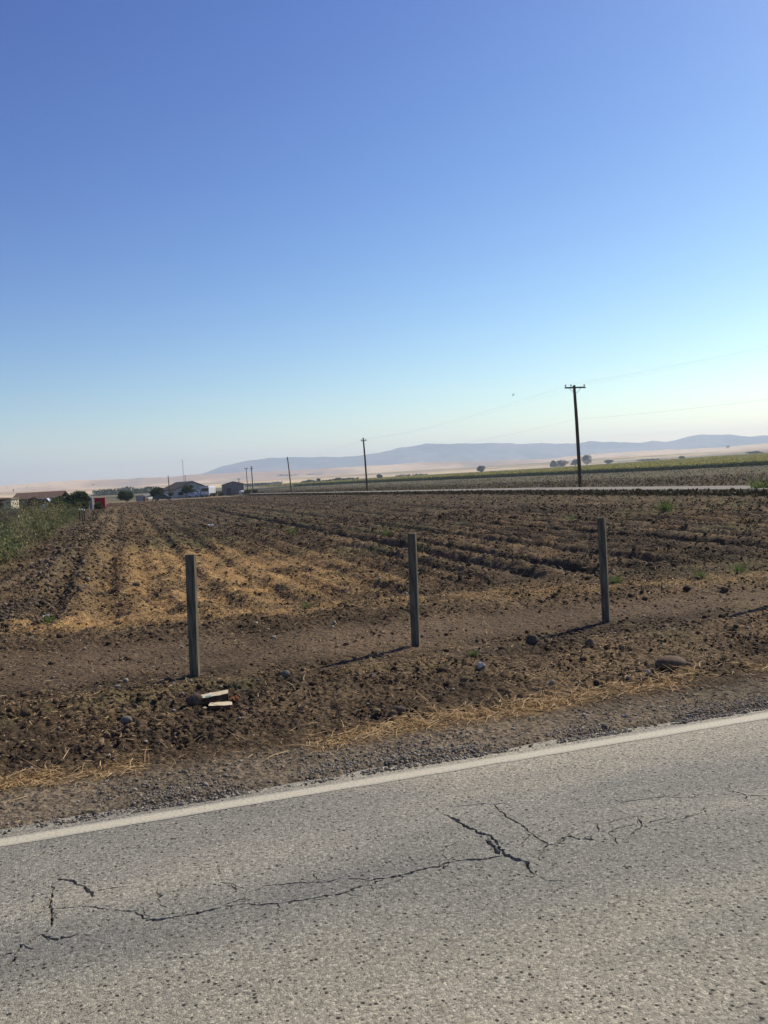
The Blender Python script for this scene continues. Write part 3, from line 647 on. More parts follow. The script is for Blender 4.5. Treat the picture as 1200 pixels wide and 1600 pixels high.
tag(npmesh('stubble', v_, f_, MT['straw'], tint=t_), 'pale broken stalks scattered thinly over the soil', kind='stuff')
# green weeds
x, y, r = polar(60000, 6.6, 85, 1.0); gd = green_density(x, y); kp = rng.uniform(0, 1, len(x)) < gd*.6; x, y, r = x[kp], y[kp], r[kp]; n = len(x); print('green', n)
t = rng.uniform(0, 1, (n, 1)); tn = C(.06, .085, .025)*(1-t)+C(.18, .22, .07)*t
v_, f_, t_ = blades(np.column_stack([x, y, gz(x, y)]), rng.uniform(.03, .10, n)*(1+.01*r), rng.uniform(.004, .009, n)*(1+.06*r), np.abs(rng.normal(.7, .5, n)), tn)
tag(npmesh('green_grass', v_, f_, MT['leaf'], tint=t_), 'thin green weeds sprouting in patches of the dirt', kind='stuff')

# ------------------------------------------------------------------ fence posts
posts = [((304, 1053), (298.5, 866), 90, 'square grey timber post standing at the left, beside the broken painted boards', -5),
         ((650, 1007), (644, 833), 88, 'square grey timber post standing in the middle of the row of three', -15),
         ((948, 970), (938.5, 809), 88, 'square grey timber post beyond the brown boulder, right of the other two', -24),
         ((1228, 938), (1215, 781), 88, 'square grey timber post just outside the frame whose shadow falls in at the right', -30)]
def make_post(px, top, wmm, rot):
    P = gpix(*px); z0 = float(gz(P[0], P[1])); Y = P[1]; T_ = at(top[0], top[1], Y)
    s = wmm/1000*.5; b = MB(); n = 9; rg = random.Random(px[0]); vs = []
    for i in range(n):
        t = i/(n-1); c = np.array([0, 0, -.12])*(1-t)+np.array([T_[0]-P[0], 0, T_[2]-z0])*t
        c = c+np.array([.004*sin(3*t+px[0]), .003*sin(5*t), 0]); ch = .010
        for a, q in ((-1, -1), (1, -1), (1, 1), (-1, 1)):
            for k in (0, 1):
                X_ = a*s; Y_ = q*s
                if (a*q > 0) == (k == 0): Y_ -= q*ch
                else: X_ -= a*ch
                X_ += rg.uniform(-.0022, .0022); Y_ += rg.uniform(-.0022, .0022)
                ca, sa = cos(radians(rot)), sin(radians(rot))
                vs.append((c[0]+X_*ca-Y_*sa, c[1]+X_*sa+Y_*ca, c[2]+(rg.uniform(-.004, .004) if i == n-1 else 0)))
    fs = [(i*8+k, i*8+(k+1) % 8, (i+1)*8+(k+1) % 8, (i+1)*8+k) for i in range(n-1) for k in range(8)] + [tuple((n-1)*8+k for k in range(8))]
    b.add(vs, fs); return b.build('timber_post', MT['post'], loc=(P[0], Y, z0))
for px, tp, wm, lb, rt in posts:
    tag(make_post(px, tp, wm, rt), lb, 'post', 'timber posts along the dirt track')

# ------------------------------------------------------------------ utility poles and wires
def pole_geo(base_px, top_px, Y):
    P = at(base_px[0], base_px[1], Y); T_ = at(top_px[0], top_px[1], Y); z0 = float(zb(P[0], P[1])); return np.array([P[0], Y, z0]), T_
def util_pole(label, base, topp, r0_, r1_, arm=0, ins=(), group='utility poles carrying wires beside the far road', armang=None, braces=True, armdz=.22, extra_arm=None, cat='utility pole'):
    o = empty('utility_pole', base); tag(o, label, cat, group)
    T_ = topp-base; b = MB(); b.tube([(0, 0, -.4), T_*.33+C(.02, 0, 0), T_*.66+C(.03, .0, 0), T_], [r0_, r0_*.9, (r0_+r1_)/2, r1_], 10).build('pole', MT['pole'], o, smooth=False)
    pts = []
    if arm:
        aa = RA2 if armang is None else armang; dx = np.array([cos(aa), sin(aa), 0])
        c = T_ + np.array([0, 0, -armdz]) - np.array([-sin(aa), cos(aa), 0])*(r1_+.05)
        MB().box(c, (arm, .11, .13), rz=aa).build('crossarm', MT['grey_arm'], o)
        if braces:
            for s in (-1, 1):
                MB().tube([c+dx*s*arm*.28+C(0, 0, -.06), T_+np.array([0, 0, -armdz-.62])-np.array([-sin(aa), cos(aa), 0])*(r1_+.02)], .018, 5).build('brace', MT['steel'], o)
        for q in ins:
            p = c+dx*q; m = MB(); m.tube([p+C(0, 0, .06), p+C(0, 0, .14)], .018, 6).tube([p+C(0, 0, .12), p+C(0, 0, .17), p+C(0, 0, .2), p+C(0, 0, .27)], [.05, .07, .05, .055], 8)
            m.build('insulator', MT['ceramic'], o, smooth=True); pts.append(base+p+C(0, 0, .25))
    return o, pts
RA2 = atan2(A2[1], A2[0])
b1, t1 = pole_geo((907, 762), (897, 602), 78.4); b2, t2 = pole_geo((574, 768), (567.5, 684), 148); b3, t3 = pole_geo((455.5, 770), (449, 714), 222)
b0 = np.array([38.2, 6.0, 0.0]); t0 = b0 + (t1-b1)*1.0; b0[2] = 0
o1, i1 = util_pole('tallest brown wooden utility pole with a two metre crossarm, nearest beside the far road', b1, t1, .17, .12, 2.0, (-.93, -.4, .9))
o2, i2 = util_pole('slim utility pole with a very short crossarm, second along the far road', b2, t2, .17, .12, .95, (-.4, .0, .4), braces=False, armdz=.5)
o3, i3 = util_pole('plain farthest utility pole of the row without crossarm, right of the sheds', b3, t3, .16, .12)
o0, i0 = util_pole('wooden utility pole with crossarm outside the frame on the right that carries the wires', b0, t0, .17, .12, 2.0, (-.93, -.4, .9))
# small insulators bolted to the third pole
for dz in (.1, .5, .9):
    p = (t3-b3)+C(-.15, 0, -dz); MB().tube([p, p+C(-.02, 0, .12)], [.05, .04], 6).build('insulator', MT['ceramic'], o3)
i3 = [t3+C(-.15, 0, -.1), t3+C(-.15, 0, -.5), t3+C(-.15, 0, -.9)]
def wire(name, seq, sag, rad, label, group):
    pts = []
    for a, b in zip(seq[:-1], seq[1:]):
        a, b = np.array(a), np.array(b)
        for t in np.linspace(0, 1, 24, endpoint=False): pts.append(a+(b-a)*t - np.array([0, 0, 4*sag*t*(1-t)]))
    pts.append(np.array(seq[-1])); b0_ = pts[0]
    tag(MB().tube([p-b0_ for p in pts], rad, 5).build(name, MT['wire'], loc=b0_), label, 'wire', group)
wl = ['thin overhead wire on the outer left insulators of the roadside poles', 'thin overhead wire on the inner left insulators of the roadside poles', 'thin overhead wire on the right insulators of the roadside poles']
for k in range(3): wire('power_wire', [i0[k], i1[k], i2[k], i3[k]], .7, .0024, wl[k], 'wires on the roadside utility poles')
fr = (t1-b1)*.665; lw = [b0+fr+C(-.2, -.05, 0), b1+fr+C(-.17, -.1, 0), b2+(t2-b2)*.72+C(-.15, 0, 0), b3+(t3-b3)*.75+C(-.15, 0, 0)]
wire('communication_cable', lw, .75, .004, 'single lower cable strung two thirds up the roadside poles', 'wires on the roadside utility poles')

# ------------------------------------------------------------------ foliage
def crown_data(n, lobes, leaf, c1, c2, hollow=.35):
    """leaf clusters through several lobes (x, y, z, rx, ry, rz)"""
    L_ = np.array(lobes, float); wts = L_[:, 3]*L_[:, 4]*L_[:, 5]; wts = wts**.7/np.sum(wts**.7); k = rng.choice(len(L_), n, p=wts)
    d = rng.normal(0, 1, (n, 3)); d /= np.linalg.norm(d, axis=1)[:, None]; rad = (hollow+(1-hollow)*rng.uniform(0, 1, n)**.6)*rng.uniform(.85, 1.12, n)
    P = L_[k, :3]+d*L_[k, 3:6]*rad[:, None]; P[:, 2] = np.maximum(P[:, 2], .02)
    a = rng.normal(0, 1, (n, 3)); a /= np.linalg.norm(a, axis=1)[:, None]; b = np.cross(a, rng.normal(0, 1, (n, 3))); b /= np.linalg.norm(b, axis=1)[:, None]
    s = leaf*rng.uniform(.6, 1.4, (n, 1))
    V = np.stack([P-a*s, P+b*s*.6, P+a*s, P-b*s*.6], 1).reshape(-1, 3); F = (np.arange(n)*4)[:, None]+np.arange(4)
    t = rng.uniform(0, 1, (n, 1))*.6+.4*rng.uniform(0, 1, (len(L_), 1))[k]; tn = c1*(1-t)+c2*t
    return V, F, np.repeat(tn, 4, 0)
def rnd_lobes(w_, h, z0=.25, n=7, seed=0):
    rg = random.Random(seed); out = []
    for i in range(n):
        x = rg.uniform(-.34, .34)*w_; z = h*(z0+(1-z0)*rg.uniform(.25, .78)); y = rg.uniform(-.3, .3)*w_
        q = rg.uniform(.16, .27); out.append((x, y, z, w_*q, w_*q, h*(1-z0)*q*1.05))
    out.append((0, 0, h*(z0+(1-z0)*.5), w_*.38, w_*.38, h*(1-z0)*.46)); return out
def plant(name, loc, w_, h, n, leaf, c1, c2, label, cat, group=None, z0=.2, trunk=True, seed=0, far=False, tr=None, nl=7):
    o = empty(name, loc); tag(o, label, cat, group)
    v_, f_, t_ = crown_data(n, rnd_lobes(w_, h, z0, nl, seed), leaf, c1, c2)
    npmesh('crown', v_, f_, MT['leaf_far' if far else 'leaf'], o, tint=t_)
    if trunk:
        q = tr or h*.035; m = MB(); m.tube([(0, 0, -.2), (.02*h, 0, h*z0), (-.01*h, .01*h, h*.7)], [q, q*.8, q*.3], 7)
        rg = random.Random(seed)
        for k in range(5):
            a = rg.uniform(0, 6.28); m.tube([(0.01*h, 0, h*(z0+.06*k)), (cos(a)*w_*.18, sin(a)*w_*.18, h*(z0+.2+.06*k)), (cos(a)*w_*.34, sin(a)*w_*.34, h*(z0+.38+.05*k))], [q*.5, q*.35, q*.12], 5)
        m.build('trunk', MT['bark'], o)
    return o
def gl(px, Y, dz=0):                               # point on the ground at image column px and depth Y
    y0 = 760.0
    for i in range(3): P = at(px, y0, Y)
    return np.array([P[0], Y, float(zb(P[0], Y))+dz])
def wpx(n, Y): return n*Y/FPX
G1, G2 = C(.025, .04, .016), C(.08, .105, .038)    # dark evergreen
G3, G4 = C(.05, .065, .02), C(.17, .18, .06)       # dusty green
OL1, OL2 = C(.10, .085, .04), C(.24, .20, .09)

# tall weeds on the left: one mass nobody could count
nc_ = 800; clu = 23+60*rng.uniform(0, 1, nc_)**1.25; clv = -3.1-1.0*fbm(clu*.25, clu*0, 3, 306)-11*rng.uniform(0, 1, nc_)**1.5
ch_ = rng.uniform(.7, 1.55, nc_)*(.95+.5*fbm(clu*.3, clv*.4, 3, 301)); ch_ = np.where(clv > -4.3, ch_*.62, ch_); cw_ = rng.uniform(.28, .75, nc_)
cx_, cy_ = from2(clu, clv); cz_ = zb(cx_, cy_)+.05
pal = np.array([[.085, .095, .04], [.14, .14, .06], [.12, .09, .05], [.175, .15, .075], [.055, .065, .03], [.10, .075, .045]]); ct_ = pal[rng.integers(0, 6, nc_)]*rng.uniform(1.1, 2.0, (nc_, 1))
n = 76000; k = rng.integers(0, nc_, n); d = rng.normal(0, 1, (n, 3)); d /= np.linalg.norm(d, axis=1)[:, None]; d[:, 2] = np.abs(d[:, 2]); rd = rng.uniform(.35, 1.08, n)
hh = ch_[k]; top = 1+.35*(rng.uniform(0, 1, n) < .08)
P = np.column_stack([cx_[k]+d[:, 0]*cw_[k]*rd, cy_[k]+d[:, 1]*cw_[k]*rd, cz_[k]+d[:, 2]*hh*rd*top])
a = rng.normal(0, 1, (n, 3)); a[:, 2] = np.abs(a[:, 2])*1.6; a /= np.linalg.norm(a, axis=1)[:, None]; b = np.cross(a, rng.normal(0, 1, (n, 3))); b /= np.linalg.norm(b, axis=1)[:, None]
s = rng.uniform(.03, .085, (n, 1))
V = np.stack([P-a*s, P+b*s*.35, P+a*s, P-b*s*.35], 1).reshape(-1, 3); F = (np.arange(n)*4)[:, None]+np.arange(4)
tn = ct_[k]*rng.uniform(.5, 1.5, (n, 1))
tag(npmesh('tall_weeds', V, F, MT['leaf'], tint=np.repeat(tn, 4, 0)), 'dense olive and brown tall weeds filling the left edge', kind='stuff')

DT = 'shrubs around the left house'
plant('tree', gl(120, 108), wpx(46, 108), 2.45, 6500, .11, G1, G2, 'large rounded dark green bush beside the red bin', 'tree', None, .12, True, 3)
plant('bush', gl(92, 112), wpx(40, 112), 2.0, 3600, .11, G1, G2*.9, 'lower dark green bush touching the left of the large rounded one', 'bush', None, .05, False, 4)
plant('bush', gl(50, 98), wpx(24, 98), 2.0, 2600, .10, C(.05, .03, .03), C(.12, .08, .07), 'reddish brown bare shrub in front of the long brown roof', 'bush', None, .05, True, 5)
plant('bush', gl(128, 98), wpx(20, 98), 1.15, 1500, .09, G3, G4, 'bright green low bush under the large rounded dark bush', 'bush', None, .02, False, 6)
plant('bush', gl(152, 104), wpx(14, 104), 1.0, 1100, .08, G3*.8, G4*.8, 'small green shrub in front of the red bin', 'bush', None, .02, False, 7)
plant('tree', gl(198, 206), wpx(27, 206), 2.75, 3600, .15, G1*1.2, G2*1.1, 'spiky dark shrub tree at the far left end of the field rows', 'tree', 'trees round the farm house', .1, True, 8)
plant('tree', gl(246, 214), wpx(27, 214), 3.3, 4200, .15, G1*.9, G2*.9, 'dense dark tree left of the white farm house', 'tree', 'trees round the farm house', .22, True, 9)
plant('tree', gl(291, 240), wpx(24, 240), 3.7, 2600, .15, G1, G2, 'dark leafy tree standing in front of the white gable', 'tree', 'trees round the farm house', .3, True, 10)
plant('bush', gl(266, 222), wpx(9, 222), 2.0, 900, .12, G3*.7, G4*.7, 'narrow green bush at the left corner of the white farm house', 'bush', None, .05, False, 11)
plant('bush', gl(334, 236), wpx(12, 236), 1.1, 700, .12, OL1*.7, OL2*.8, 'dry brown bush right of the camper', 'bush', None, .02, False, 12)
plant('bush', gl(386, 238), wpx(14, 238), 1.5, 900, .12, G1, G2, 'dark green bush by the white tank', 'bush', None, .02, False, 13)
plant('bush', gl(399, 250), wpx(11, 250), 1.5, 700, .12, C(.07, .04, .03), C(.15, .10, .07), 'rust brown bush at the foot of the pair of poles', 'bush', None, .02, False, 14)
plant('bush', gl(343, 246), wpx(11, 246), 1.0, 500, .12, G1*.6, G2*.6, 'blackish low bush against the left wall of the grey shed', 'bush', None, .02, False, 15)
far = [(752, 740, 14, 13.5, 1200, 'lone round tree right of the middle of the crop field', 'tree'), (879, 731.5, 21, 14, 1500, 'broad hazy grey tree just left of the tallest pole', 'tree'),
       (864, 731.5, 12, 12, 1520, 'small hazy tree at the left end of the clump by the tallest pole', 'tree'), (899, 731, 13, 15, 1510, 'thin hazy tree right behind the tallest pole', 'tree'),
       (917, 730, 19, 20, 1500, 'tall hazy grey tree right of the tallest pole', 'tree'), (951, 729, 14, 11, 1550, 'small round hazy tree on its own right of the tall grey one', 'tree'),
       (593, 748, 9, 7.5, 1100, 'small round dark tree right of the second pole', 'tree'), (498, 752, 6, 5, 900, 'tiny pointed tree left of the second pole', 'tree'),
       (527, 752, 8, 5, 880, 'low rounded far tree between the second and third poles', 'tree'), (537, 752, 7, 4.5, 900, 'smaller rounded far tree touching the low one between the second and third poles', 'tree'),
       (1065, 718, 11, 5.5, 1300, 'low hazy mound of trees beyond the corn at the right', 'tree'), (1138, 699.5, 6, 3.5, 4300, 'tiny dark tree on the crest of the right hill', 'tree'),
       (1180, 711, 22, 6, 1500, 'wide low hazy clump of trees at the right edge beyond the corn', 'tree')]
for i_, (px, py, w_, h, Y, lb, ct) in enumerate(far):
    P = at(px, py, Y); z0_ = min(P[2], float(zb(P[0], P[1]))+ (P[2]-float(zb(P[0], P[1])))*(1 if Y > 1200 else 1)); P[2] = P[2] if Y > 2000 else float(zb(P[0], P[1]))
    tz = at(px, py-h, Y)[2]; hgt = max(tz-P[2], 2.5)
    plant('far_tree', P, wpx(w_, Y), hgt, 1100, wpx(.75, Y), C(.055, .055, .042), C(.11, .105, .075), lb, ct, 'far trees in the valley', .02, True, 20+i_, True, tr=wpx(.5, Y))
# misty woods far beyond the farm: reads as one mass
Vs = []
for (p0, p1, Y, h, n) in ((150, 262, 900, 6.5, 2600), (398, 440, 1900, 5, 500), (360, 420, 1250, 4, 700), (470, 560, 1000, 4, 800), (618, 668, 1500, 3, 160), (434, 466, 4340, 9, 110), (480, 503, 4340, 8, 80), (1000, 1030, 1700, 3.5, 160)):
    px = rng.uniform(p0, p1, n); hh = h*(.35+.9*fbm(px*.11, px*0+Y, 3, 310)); X = np.array([at(a, 745, Y)[0] for a in px]); Yy = Y+rng.uniform(-20, 20, n)
    bz = zb(X, Yy) if Y < 2000 else np.array([at(a, np.interp(a, [425, 505], [744.5, 742.5]), Y)[2] for a in px])
    P = np.column_stack([X, Yy, bz+hh*rng.uniform(0, 1, n)]); a = rng.normal(0, 1, (n, 3)); a /= np.linalg.norm(a, axis=1)[:, None]; b = np.cross(a, rng.normal(0, 1, (n, 3))); b /= np.linalg.norm(b, axis=1)[:, None]; s = Y*.0009
    t = rng.uniform(0, 1, (n, 1)); Vs.append((np.stack([P-a*s, P+b*s, P+a*s, P-b*s], 1).reshape(-1, 3), (np.arange(n)*4)[:, None]+np.arange(4), np.repeat(C(.05, .06, .04)*(1-t)+C(.11, .12, .07)*t, 4, 0)))
v_, f_, t_ = join(Vs); tag(npmesh('far_woods', v_, f_, MT['leaf_far'], tint=t_), 'misty belts of far off trees across the valley floor', kind='stuff')

# corn field: dark leafy front, yellow tassels on top
cf_line = [(122.31, 280.57), (63.9, 290), (55.75, 380.63), (-39.22, 424.73)]
E0 = np.array([175., 205.]); E1 = np.array([-60., 590.]); ed = (E1-E0)/np.linalg.norm(E1-E0); back = np.array([ed[1], -ed[0]])
n1_, n2_ = 26000, 42000
s_ = rng.uniform(0, np.linalg.norm(E1-E0), n1_); t_ = rng.uniform(0, 3.5, n1_); P1 = E0+ed*s_[:, None]+back*t_[:, None]
s2 = rng.uniform(0, np.linalg.norm(E1-E0)+60, n2_); t2_ = 2+rng.uniform(0, 1, n2_)**1.3*650; P2 = E0+ed*s2[:, None]+back*t2_[:, None]
def cornh(x, y): return 1.55+.35*fbm(x*.05, y*.05, 3, 320)
def leafq(P, s, up=1.6):
    n = len(P); a = rng.normal(0, 1, (n, 3)); a[:, 2] = np.abs(a[:, 2])*up; a /= np.linalg.norm(a, axis=1)[:, None]; b = np.cross(a, rng.normal(0, 1, (n, 3))); b /= np.linalg.norm(b, axis=1)[:, None]
    return np.stack([P-a*s, P+b*s*.5, P+a*s, P-b*s*.5], 1).reshape(-1, 3), (np.arange(n)*4)[:, None]+np.arange(4)
z1 = zb(P1[:, 0], P1[:, 1])+cornh(P1[:, 0], P1[:, 1])*rng.uniform(0, 1, n1_); q = rng.uniform(0, 1, (n1_, 1)); v1, f1 = leafq(np.column_stack([P1, z1]), rng.uniform(.18, .38, (n1_, 1)))
hfrac = ((z1-zb(P1[:, 0], P1[:, 1]))/1.7)[:, None]; c1_ = C(.035, .055, .02)*(1-q)+C(.10, .13, .04)*q; c1_ = np.where(hfrac > .88, C(.30, .27, .08), c1_)
r2 = np.hypot(P2[:, 0], P2[:, 1]); z2 = zb(P2[:, 0], P2[:, 1])+cornh(P2[:, 0], P2[:, 1])-rng.uniform(0, .5, n2_); q = rng.uniform(0, 1, (n2_, 1))
v2c, f2c = leafq(np.column_stack([P2, z2]), (rng.uniform(.3, .5, n2_)*(1+r2*.002))[:, None]); c2_ = C(.26, .23, .06)*(1-q)+C(.50, .41, .12)*q
v_, f_, t_ = join([(v1, f1, np.repeat(c1_, 4, 0)), (v2c, f2c, np.repeat(c2_, 4, 0))])
tag(npmesh('corn_crop', v_, f_, MT['leaf'], tint=t_), 'standing corn crop, dark green sides and yellow tops, beyond the far road', kind='stuff')
# leafy bed under the corn tops
gs, gt = np.meshgrid(np.linspace(0, np.linalg.norm(E1-E0)+60, 160), np.linspace(1.5, 660, 60), indexing='ij'); PP = E0+ed*gs.ravel()[:, None]+back*gt.ravel()[:, None]
zz = zb(PP[:, 0], PP[:, 1])+cornh(PP[:, 0], PP[:, 1])-.55; i, j = np.meshgrid(np.arange(159), np.arange(59), indexing='ij'); F = np.stack([i*60+j, i*60+j+1, (i+1)*60+j+1, (i+1)*60+j], -1).reshape(-1, 4)
tag(npmesh('corn_leaves', np.column_stack([PP, zz]), F, MT['leaf'], tint=np.tile(C(.22, .20, .06), (len(PP), 1))), 'solid mass of corn leaves below the yellow tops', kind='stuff')

# rough growth beside the far road
n = 34000; u2 = 22+200*rng.uniform(0, 1, n)**1.4; v2 = np.where(rng.uniform(0, 1, n) < .55, rng.uniform(28.7, 31.0, n), 36.5+rng.uniform(0, 1, n)**1.3*22); x, y = from2(u2, v2)
kp = (fbm(x*.4, y*.4, 3, 331) > .42) | ((v2 < 33) & (fbm(x*.4, y*.4, 3, 331) > .3)); x, y, u2, v2 = x[kp], y[kp], u2[kp], v2[kp]; n = len(x); q = rng.uniform(0, 1, (n, 1)); bk = (v2 < 33)[:, None]
v_, f_ = leafq(np.column_stack([x, y, zb(x, y)+np.where(v2 < 33, -.1, 0)+rng.uniform(0, .34, n)]), rng.uniform(.05, .15, (n, 1)))
tn = np.where(bk, C(.025, .022, .012)*(1-q)+C(.07, .055, .03)*q, C(.06, .045, .028)*(1-q)+C(.16, .14, .07)*q)
tag(npmesh('roadside_weeds', v_, f_, MT['leaf'], tint=np.repeat(tn, 4, 0)), 'low brown and green growth on both sides of the far road', kind='stuff')

n = 42000; u2 = 20+520*rng.uniform(0, 1, n)**1.3; v2 = 37.5+150*rng.uniform(0, 1, n)**1.5; x, y = from2(u2, v2)
kp = (fbm(x*.12, y*.12, 3, 341) > .40)*(np.hypot(x, y) < 520); x, y, v2 = x[kp], y[kp], v2[kp]; n = len(x); q = rng.uniform(0, 1, (n, 1)); gr = sstep(50, 90, v2)[:, None]
v_, f_ = leafq(np.column_stack([x, y, zb(x, y)+rng.uniform(0, .35, n)]), (rng.uniform(.04, .09, n)*(1+np.hypot(x, y)*.0035))[:, None])
tn = (C(.07, .048, .03)*(1-q)+C(.125, .09, .052)*q)*(1-gr)+(C(.10, .083, .042)*(1-q)+C(.155, .135, .068)*q)*gr
tag(npmesh('field_stubble', v_, f_, MT['leaf_far'], tint=np.repeat(tn, 4, 0)), 'brown and olive stubble covering the field between far road and corn', kind='stuff')

# single weeds that stand out
weeds = [(480, 952, .16, 'small green weed in the straw band left of the middle post'), (962, 912, .22, 'green weed leaning out behind the right post'), (80, 972, .22, 'grey green weed beside the white litter at the left'),
         (458, 833, .35, 'green weed among the furrows between left and middle posts'), (605, 838, .30, 'faint green weed left of the top of the middle post'), (1040, 802, .6, 'green weed in the field right of the right post'), (893, 815, .45, 'green weed left of the top of the right post'),
         (1155, 900, .25, 'leafy green weed in the field margin at the right edge'), (1095, 905, .22, 'green weed in the field margin inward of the one at the right edge'), (740, 1026, .08, 'low green tuft above the pale stone'), (1190, 768, 1.1, 'yellow green bush beyond the far road at the right edge')]
for i_, (px, py, s, lb) in enumerate(weeds):
    P = gpix(px, py); z0_ = float(gz(P[0], P[1])); n = 110; rr_ = s*.55
    x = rng.normal(0, rr_*.28, n); y = rng.normal(0, rr_*.28, n); q = rng.uniform(0, 1, (n, 1))
    v_, f_, t_ = blades(np.column_stack([x, y, np.zeros(n)]), rng.uniform(.4, 1.05, n)*s, np.full(n, .004+.03*s*P[1]/25)*rng.uniform(.6, 1.2, n), np.abs(rng.normal(1.2, .7, n)), C(.08, .12, .03)*(1-q)+C(.20, .26, .08)*q, .3)
    tag(npmesh('weed', v_, f_, MT['leaf'], tint=t_, loc=(P[0], P[1], z0_)), lb, 'plant', 'single weeds in the dirt')

# ------------------------------------------------------------------ near things: boulder, stones, boards, litter
def lump(name, px, py, dims, m, label, cat, seed, dz=0, rz=0, group=None, jit=.08):
    P = gpix(px, py); z0_ = float(gz(P[0], P[1])); bv, bf = ico2()
    bv2 = bv.copy(); rg = np.random.default_rng(seed); bv2 *= 1+rg.uniform(-jit, jit, (len(bv), 1)); bv2 *= np.array(dims)/2
    o = npmesh(name, bv2, bf, m, smooth=True, loc=(P[0], P[1], z0_+dims[2]*.36+dz), rz=rz); md = o.modifiers.new('s', 'SUBSURF'); md.levels = 2; md.render_levels = 2
    return tag(o, label, cat, group)
lump('boulder', 1048, 1045, (.31, .2, .14), MT['boulder'], 'smooth brown oval boulder lying on the verge at the right', 'rock', 1, rz=.05, jit=.05)
lump('stone', 1075, 1042, (.07, .06, .055), MT['boulder'], 'small rounded stone touching the right end of the boulder', 'rock', 2)
lump('stone', 752, 1046, (.075, .05, .075), MT['pale_stone'], 'pale jagged stone on the dark clods right of the middle post', 'rock', 3, jit=.28)
lump('stone', 198, 1133, (.10, .07, .075), MT['grey_stone'], 'round grey stone on the verge left of the broken boards', 'rock', 4, jit=.1)
lump('stone', 447, 1063, (.09, .07, .08), MT['grey_stone'], 'dark grey stone on the verge between left and middle posts', 'rock', 5, jit=.12)
lump('stone', 1013, 1055, (.035, .03, .05), MT['pale_stone'], 'small light grey pebble standing left below the boulder', 'rock', 6)
lump('soil_clod', 922, 1013, (.13, .10, .14), MT['boulder'], 'upright brown clod left of the boulder', 'clod', 8, jit=.2)
lump('soil_clod', 832, 1008, (.15, .12, .12), MT['bark'], 'dark pointed clod between the middle and right posts', 'clod', 9, jit=.25)
lump('soil_clod', 622, 1118, (.12, .10, .07), MT['bark'], 'dark low clod beside the straw under the middle post', 'clod', 10, jit=.2)
# boards
MT['cream_paint'] = mat('peeling_cream_paint', (.22, .12, .065), (.60, .50, .33), 16, .7, .4, 60, stretch=(.6, 1.4, 1), ramp=(.32, .45), bdist=.004)
MT['teal'] = mat('teal_paint', (.1, .28, .3), (.2, .5, .5), 30, .6)
MT['wood_dark'] = mat('rotten_wood', (.05, .028, .018), (.16, .09, .055), 25, .9, .6, stretch=(.3, 1, 1))
def board(px, py, L_, W_, T_, rz, ry, lift, label, teal=False, seed=0, m='cream_paint'):
    P = gpix(px, py); z0_ = float(gz(P[0], P[1])); o = empty('broken_board', (P[0], P[1], z0_), rz); tag(o, label, 'board', 'broken painted boards')
    rg = random.Random(seed); n = 8; vs = []
    for i in range(n+1):
        x = (i/n-.5)*L_; w2 = W_/2*(1-.25*rg.random()*(i in (0, n))); e = .02*L_*rg.uniform(-1, 1)
        for (yy, zz_) in ((-w2, 0), (w2, 0), (w2*.98, T_), (-w2*.98, T_)):
            X = x+(e+rg.uniform(-.012, .012) if i in (0, n) else 0); Z = zz_+rg.uniform(-.002, .002)
            vs.append((X*cos(ry)+Z*sin(ry), yy+rg.uniform(-.003, .003), lift-X*sin(ry)+Z*cos(ry)))
    fs = [(i*4+a, i*4+b, i*4+4+b, i*4+4+a)[::-1] for i in range(n) for a, b in ((0, 1), (1, 2), (3, 0))]; ft = [(i*4+2, i*4+3, i*4+7, i*4+6)[::-1] for i in range(n)]
    MB().add(vs, fs+[(0, 1, 2, 3), (n*4+3, n*4+2, n*4+1, n*4)]).build('board_core', MT['wood_dark'], o)
    MB().add([(a, b, c+.001) for a, b, c in vs], ft).build('painted_face', MT[m], o)
    if teal:
        zt_ = lift-(-.22*L_)*sin(ry)+T_; MB().box((-.20*L_, -.30*W_, zt_+.003), (.2*L_, .25*W_, .004), ry=ry).build('teal_paint_patch', MT['teal'], o)
    return o
board(335, 1101, .235, .15, .055, RA*.55, radians(-5), .055, 'upper cream board with a teal patch lying on the dark clods', True, 1)
board(346, 1110, .20, .12, .03, RA*.5, radians(3), .035, 'lower splintered cream board in front of the one with teal paint', False, 2)
lump('soil_clod', 305, 1106, (.17, .12, .13), MT['bark'], 'black lump added as the shadow at the left end of the broken boards', 'clod', 11, jit=.2)  # dark lump added to deepen the shadow the boards cast leftwards
def scrap(px, py, s, m, label, cat, seed):
    P = gpix(px, py); z0_ = float(gz(P[0], P[1])); rg = random.Random(seed); n = 5
    vs = [((i/n-.5)*s+rg.uniform(-.1, .1)*s, (j/n-.5)*s*.7+rg.uniform(-.1, .1)*s, s*.28+rg.uniform(-.22, .22)*s) for i in range(n+1) for j in range(n+1)]
    fs = [(i*(n+1)+j, (i+1)*(n+1)+j, (i+1)*(n+1)+j+1, i*(n+1)+j+1) for i in range(n) for j in range(n)]
    o = MB().add(vs, fs).build('litter' if cat == 'litter' else 'bark_scrap', m, loc=(P[0], P[1], z0_), rz=rg.uniform(0, 3)); sd = o.modifiers.new('t', 'SOLIDIFY'); sd.thickness = .003
    return tag(o, label, cat)
scrap(368, 1098, .085, MT['rust'], 'curled rusty brown scrap right of the broken boards', 'scrap', 1)
scrap(391, 1094, .05, MT['rust'], 'small rusty brown flake farther right of the broken boards', 'scrap', 4)
scrap(73, 962, .11, MT['litter'], 'white crumpled litter beside a weed at the left', 'litter', 2)
scrap(330, 824, .22, MT['litter'], 'tiny white litter lying out among the furrows', 'litter', 3)
scrap(976, 1117, .045, MT['grey_panel'], 'small grey flake on the gravel shoulder at the right', 'litter', 5)

